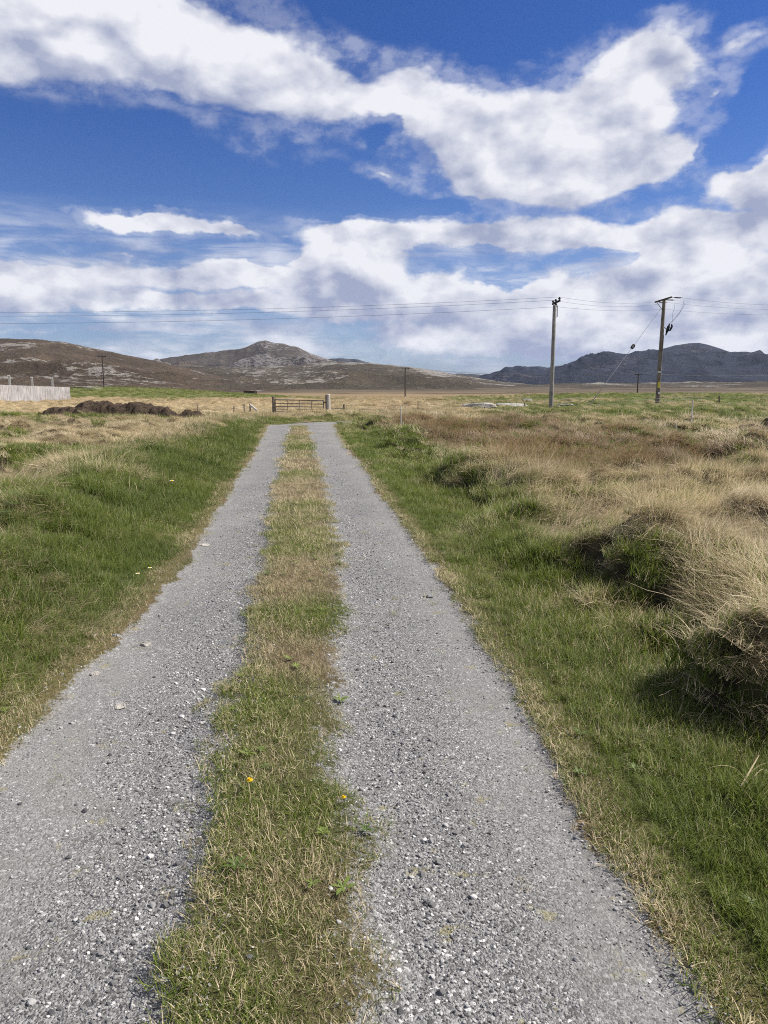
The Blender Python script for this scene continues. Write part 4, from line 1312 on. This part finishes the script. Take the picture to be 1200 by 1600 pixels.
# ------------------------------------------------------------------ rocks
def rock(name, label, px, yt, yb, wpx, D, mat, seed, depth=.7, skew=0.0, group='pale rocks in the field', cat='rock', rotz=0.0):
    x, y, _ = px_ground(px, yb, D=D); zt = px_ground(px, yt, D=D)[2]; zb = z1(x, y)
    w = wpx * D / 1155; h = max(zt - zb, .08)
    rs = random.Random(seed)
    bm = bmesh.new(); bmesh.ops.create_icosphere(bm, subdivisions=4, radius=1)
    planes = []
    for k in range(9):
        v = Vector((rs.gauss(0, 1), rs.gauss(0, 1), rs.gauss(0, .8))).normalized(); planes.append((v, .62 + .3 * rs.random()))
    planes.append((Vector((skew, 0, 1)).normalized(), .72))
    from mathutils import noise as mn
    for v in bm.verts:
        c = v.co.copy()
        for pn, dd in planes:
            q = c.dot(pn)
            if q > dd: c -= pn * (q - dd) * .92
        c *= 1 + .10 * mn.noise(c * 2 + Vector((seed, 0, 0))) + .05 * mn.noise(c * 6)
        v.co = Vector((c.x * w / 1.75, c.y * w / 1.75 * depth, c.z * h * 1.15 + h * .30))
    me = bpy.data.meshes.new(name); bm.to_mesh(me); bm.free(); me.materials.append(mat)
    me.polygons.foreach_set('use_smooth', [True] * len(me.polygons))
    o = bpy.data.objects.new(name, me); COL.objects.link(o); o.location = (x, y, zb); o.rotation_euler = (0, 0, rotz)
    return tag(o, label, cat, group)


rock('boulder', 'biggest pale grey boulder, sloping down to its left, in the straw field', 748, 631, 646, 50, 57, M_ROCK, 3, .6, -.35)
rock('boulder', 'small darker boulder at the low left end of the biggest pale boulder', 726, 637, 646, 22, 56, M_ROCKG, 8, .6)
rock('rock_slab', 'long flat cream rock slab right of the biggest pale boulder', 799, 631, 638.5, 56, 60, M_ROCK, 12, .5, .1)
rock('rock_slab', 'thin cream rock slab tapering to the right of the long flat slab', 828, 635, 641.5, 34, 57, M_ROCK, 13, .5, .2)
rock('boulder', 'small rounded grey boulder standing above the cream slabs', 824, 624, 633.5, 17, 72, M_ROCKG, 5, .7)
rock('rock_slab', 'low white rock slab right of the stubby grey stump', 884, 639, 645, 26, 54, M_ROCK, 6, .5)
rock('rock_slab', 'low dark edged slab behind the low white rock slab', 896, 637, 643, 26, 58, M_ROCKG, 7, .5)
rock('boulder', 'small white rock at the left part of the green rise', 700, 627.5, 633, 13, 80, M_ROCK, 9, .7)
rock('boulder', 'tiny white rock right of the small white rock on the rise', 728, 629.5, 633, 6, 80, M_ROCK, 10, .7)
rock('boulder', 'white and dark rock beside the slim brown post', 640, 640, 645, 13, 60, M_ROCK, 14, .7)
rock('boulder', 'flat pale rock, left of the pair on the rise between the poles', 941, 628, 632.5, 11, 84, M_ROCK, 15, .6)
rock('boulder', 'flat pale rock, right of the pair on the rise between the poles', 952, 630, 634, 9, 82, M_ROCK, 16, .6)
rock('boulder', 'flat pale rock right of the thin pale stake on the green field', 1096, 630, 634.5, 15, 74, M_ROCK, 17, .6)
rock('rock_outcrop', 'low pale outcrop just right of the board fence end', 126, 607.5, 617, 32, 108, M_ROCK, 21, .6)
rock('rock_outcrop', 'smaller pale outcrop right of the low outcrop by the fence', 148, 609, 616, 22, 106, M_ROCK, 22, .6)
# heap of dark timber far out on the plain
x, y, _ = px_ground(392, 616, D=230)
zb = px_ground(392, 616.5, D=230)[2]; zb = min(zb, z1(x, y) + .3)
sh_ = thing('low_shed', 'tiny low dark brown hut far out on the plain above the gate', 'hut', (x, y, z1(x, y) - .1), R(8))
zt = px_ground(392, 611.5, D=230)[2] - z1(x, y) + .1
MB().box((-.6, 0, zt / 2), (3.0, 2.2, zt)).build('wall', M_DARKW, sh_)
MB().box((-.6, 0, zt + .05), (3.3, 2.5, .12)).build('roof', M_PEAT, sh_)
MB().box((1.45, 0, zt * .55), (1.0, 2.0, zt * 1.1)).build('end_wall', M_BROWNW, sh_)


# ------------------------------------------------------------------ peat heaps
def heap(name, label, cx, cy, bumps, ext, seed, cat='peat heap', res=.05):
    nx = int(ext[0] * 2 / res); ny = int(ext[1] * 2 / res)
    gx_, gy_ = np.meshgrid(np.linspace(-ext[0], ext[0], nx), np.linspace(-ext[1], ext[1], ny))
    h = np.zeros_like(gx_)
    for (bx_, by_, rx_, ry_, hh) in bumps:
        q = np.hypot((gx_ - bx_) / rx_, (gy_ - by_) / ry_) + (fbm(gx_ + cx, gy_ + cy, .9, 3, seed) - .5) * .45
        h = np.maximum(h, hh * (1 - sst(q, .25, 1.0)))
    X, Y = gx_ + cx, gy_ + cy
    h = h * .70 + (fbm(X, Y, .5, 5, seed + 1, .68) - .5) * .34 * sst(h, .02, .3)
    Z = zg(X, Y) - .12 + h * 1.0 + .12 * sst(h, .02, .2)
    V = np.stack([gx_.ravel(), gy_.ravel(), (Z - z1(cx, cy)).ravel()], 1)
    i = np.arange(ny - 1)[:, None] * nx; j = np.arange(nx - 1)[None, :]
    F = np.stack([i + j, i + j + 1, i + nx + j + 1, i + nx + j], -1).reshape(-1, 4)
    keepf = (h.ravel()[F].max(1) > .01)
    o = np_mesh(name, V, F[keepf], M_PEAT)
    o.location = (cx, cy, z1(cx, cy))
    return tag(o, label, cat)


hx_, hy_, _ = px_ground(170, 650, D=36)
mpp = 36 / 1155
heap('peat_heap', 'big heap of dark brown peat in the straw field below the board fence', hx_, hy_,
     [(-66 * mpp, .3, 1.7, 1.0, .85), (-25 * mpp, .6, 2.6, 1.4, 1.15), (5 * mpp, .4, 2.0, 1.2, 1.0), (45 * mpp, -.2, 1.9, 1.2, 1.0), (74 * mpp, -.4, 1.3, .8, .75), (-30 * mpp, -.9, 2.2, .8, .6)], (4.6, 2.6), 201)
hx_, hy_, _ = px_ground(281, 654, D=35)
heap('peat_heap', 'small low heap of peat right of the big peat heap', hx_, hy_, [(-.5, 0, 1.1, .7, .55), (.5, .1, 1.1, .7, .50)], (1.8, 1.0), 205)
hx_, hy_, _ = px_ground(1178, 698, D=20.6)
heap('peat_bank', 'dark brown eroded peat bank at the right edge of the field', hx_, hy_, [(-.4, 0, .8, .5, .42), (.5, .1, 1.2, .6, .52), (1.3, .3, .7, .5, .5)], (1.9, 1.5), 209, 'peat bank')
hx_, hy_, _ = px_ground(1150, 668, D=26)
heap('peat_clods', 'row of dark turf clods behind the peat bank', hx_, hy_, [(-.8, 0, .5, .35, .34), (.3, .1, .6, .4, .36), (1.2, .1, .7, .4, .42)], (2.1, .8), 213, 'turf clods')

# ------------------------------------------------------------------ stones on the track
for i, (px_, py_, wpx, lab, mt) in enumerate((
    (316, 850, 22, 'flat pale stone on the left rim of the track', M_ROCK), (325, 841, 8, 'small white stone just above the flat pale stone', M_ROCK),
    (226, 1003, 22, 'cream flat stone set in the left wheel track', M_ROCK), (150, 1048, 18, 'pale stone at the grass edge of the left wheel track', M_ROCK),
    (188, 1099, 24, 'long flat pale stone, lowest one in the left wheel track', M_ROCK), (183, 992, 15, 'small brownish stone left of the cream flat stone', M_ROCKG),
    (648, 895, 11, 'small pale stone in the upper right wheel track', M_ROCK), (671, 930, 13, 'dark stone on the right wheel track', M_ROCKG),
    (523, 825, 14, 'pale stones at the edge of the middle grass strip', M_ROCK))):
    x, y, _ = px_ground(px_, py_); D = y
    w = wpx / 1155 * math.hypot(y, EYE) * 1.0
    o = stone_mesh('flat_stone', 80 + i, 3, .15, (w * .56, w * .40, w * (.16 if mt is M_ROCK else .28)), mt, True)
    o.data.polygons.foreach_set('use_smooth', [True] * len(o.data.polygons))
    o.location = (x, y, z1(x, y) + w * .03); o.rotation_euler = (0, 0, i * 1.3)
    tag(o, lab, 'stone', 'larger stones on the track')

# ------------------------------------------------------------------ flowers
M_PETY, N, B = material('yellow_petal', .6, 0, .3); B.inputs['Base Color'].default_value = (.78, .52, .01, 1)
M_PETW, N, B = material('white_petal', .6, 0, .3); B.inputs['Base Color'].default_value = (.8, .8, .78, 1)
M_STEM, N, B = material('flower_stem', .6, 0, .3); B.inputs['Base Color'].default_value = (.10, .16, .05, 1)


def flower(name, label, px_, py_, hgt, rad_, pet, zoff, seed, group):
    x, y, _ = px_ground(px_, py_, z=zoff); zb = z1(x, y)
    t = thing(name, label, 'flower', (x, y, zb), 0, group)
    rs = random.Random(seed)
    MB().tube([(0, 0, 0), (.004, .002, hgt * .6), (.0, .0, hgt)], .0016, 5).build('stem', M_STEM, t, True)
    mb = MB()
    nr = 3 if pet is M_PETY else 1
    for ring in range(nr):
        npt = 16 - 3 * ring
        for k in range(npt):
            a = 6.283 * k / npt + ring * .2; r1_ = rad_ * (1 - .28 * ring) * (.9 + .2 * rs.random()); wv_ = rad_ * .17
            c_, s__ = math.cos(a), math.sin(a); up = .12 * rad_ + ring * .25 * rad_
            mb.add([(0, 0, hgt), (c_ * r1_ * .6 - s__ * wv_, s__ * r1_ * .6 + c_ * wv_, hgt + up), (c_ * r1_, s__ * r1_, hgt + up * 1.2), (c_ * r1_ * .6 + s__ * wv_, s__ * r1_ * .6 - c_ * wv_, hgt + up)], [(0, 1, 2, 3)])
    mb.build('petals', pet, t)
    MB().tube([(0, 0, hgt - .004), (0, 0, hgt + rad_ * .2), (0, 0, hgt + rad_ * .35)], [rad_ * .35, rad_ * .4, rad_ * .15], 8).build('flower_head', M_PETY, t, True)
    return t


flower('dandelion', 'yellow dandelion flowering in the middle grass strip', 390, 1213, .05, .014, M_PETY, .09, 1, 'dandelions in the middle grass strip')
flower('dandelion', 'yellow dandelion at the right edge of the middle grass strip', 537, 1241, .035, .010, M_PETY, .06, 2, 'dandelions in the middle grass strip')
flower('daisy', 'white daisy highest up on the green left bank', 268, 735, .20, .035, M_PETW, .45, 3, 'daisies on the left bank')
flower('daisy', 'white daisy, right one of the two low on the left bank', 233, 858, .17, .018, M_PETW, .32, 4, 'daisies on the left bank')
flower('daisy', 'white daisy, left one of the two low on the left bank', 214, 866, .17, .018, M_PETW, .32, 5, 'daisies on the left bank')

# ------------------------------------------------------------------ air
mH = bpy.data.materials.new('haze'); mH.use_nodes = True
ht = mH.node_tree; ht.nodes.clear()
hv = ht.nodes.new('ShaderNodeVolumePrincipled'); ho = ht.nodes.new('ShaderNodeOutputMaterial')
hv.inputs['Color'].default_value = (.62, .74, 1.0, 1)
hv.inputs['Density'].default_value = 1.8e-5
ht.links.new(hv.outputs[0], ho.inputs['Volume'])
haze = MB().box((0, 0, 240), (29000, 29000, 640)).build('haze', mH)
haze['kind'] = 'stuff'
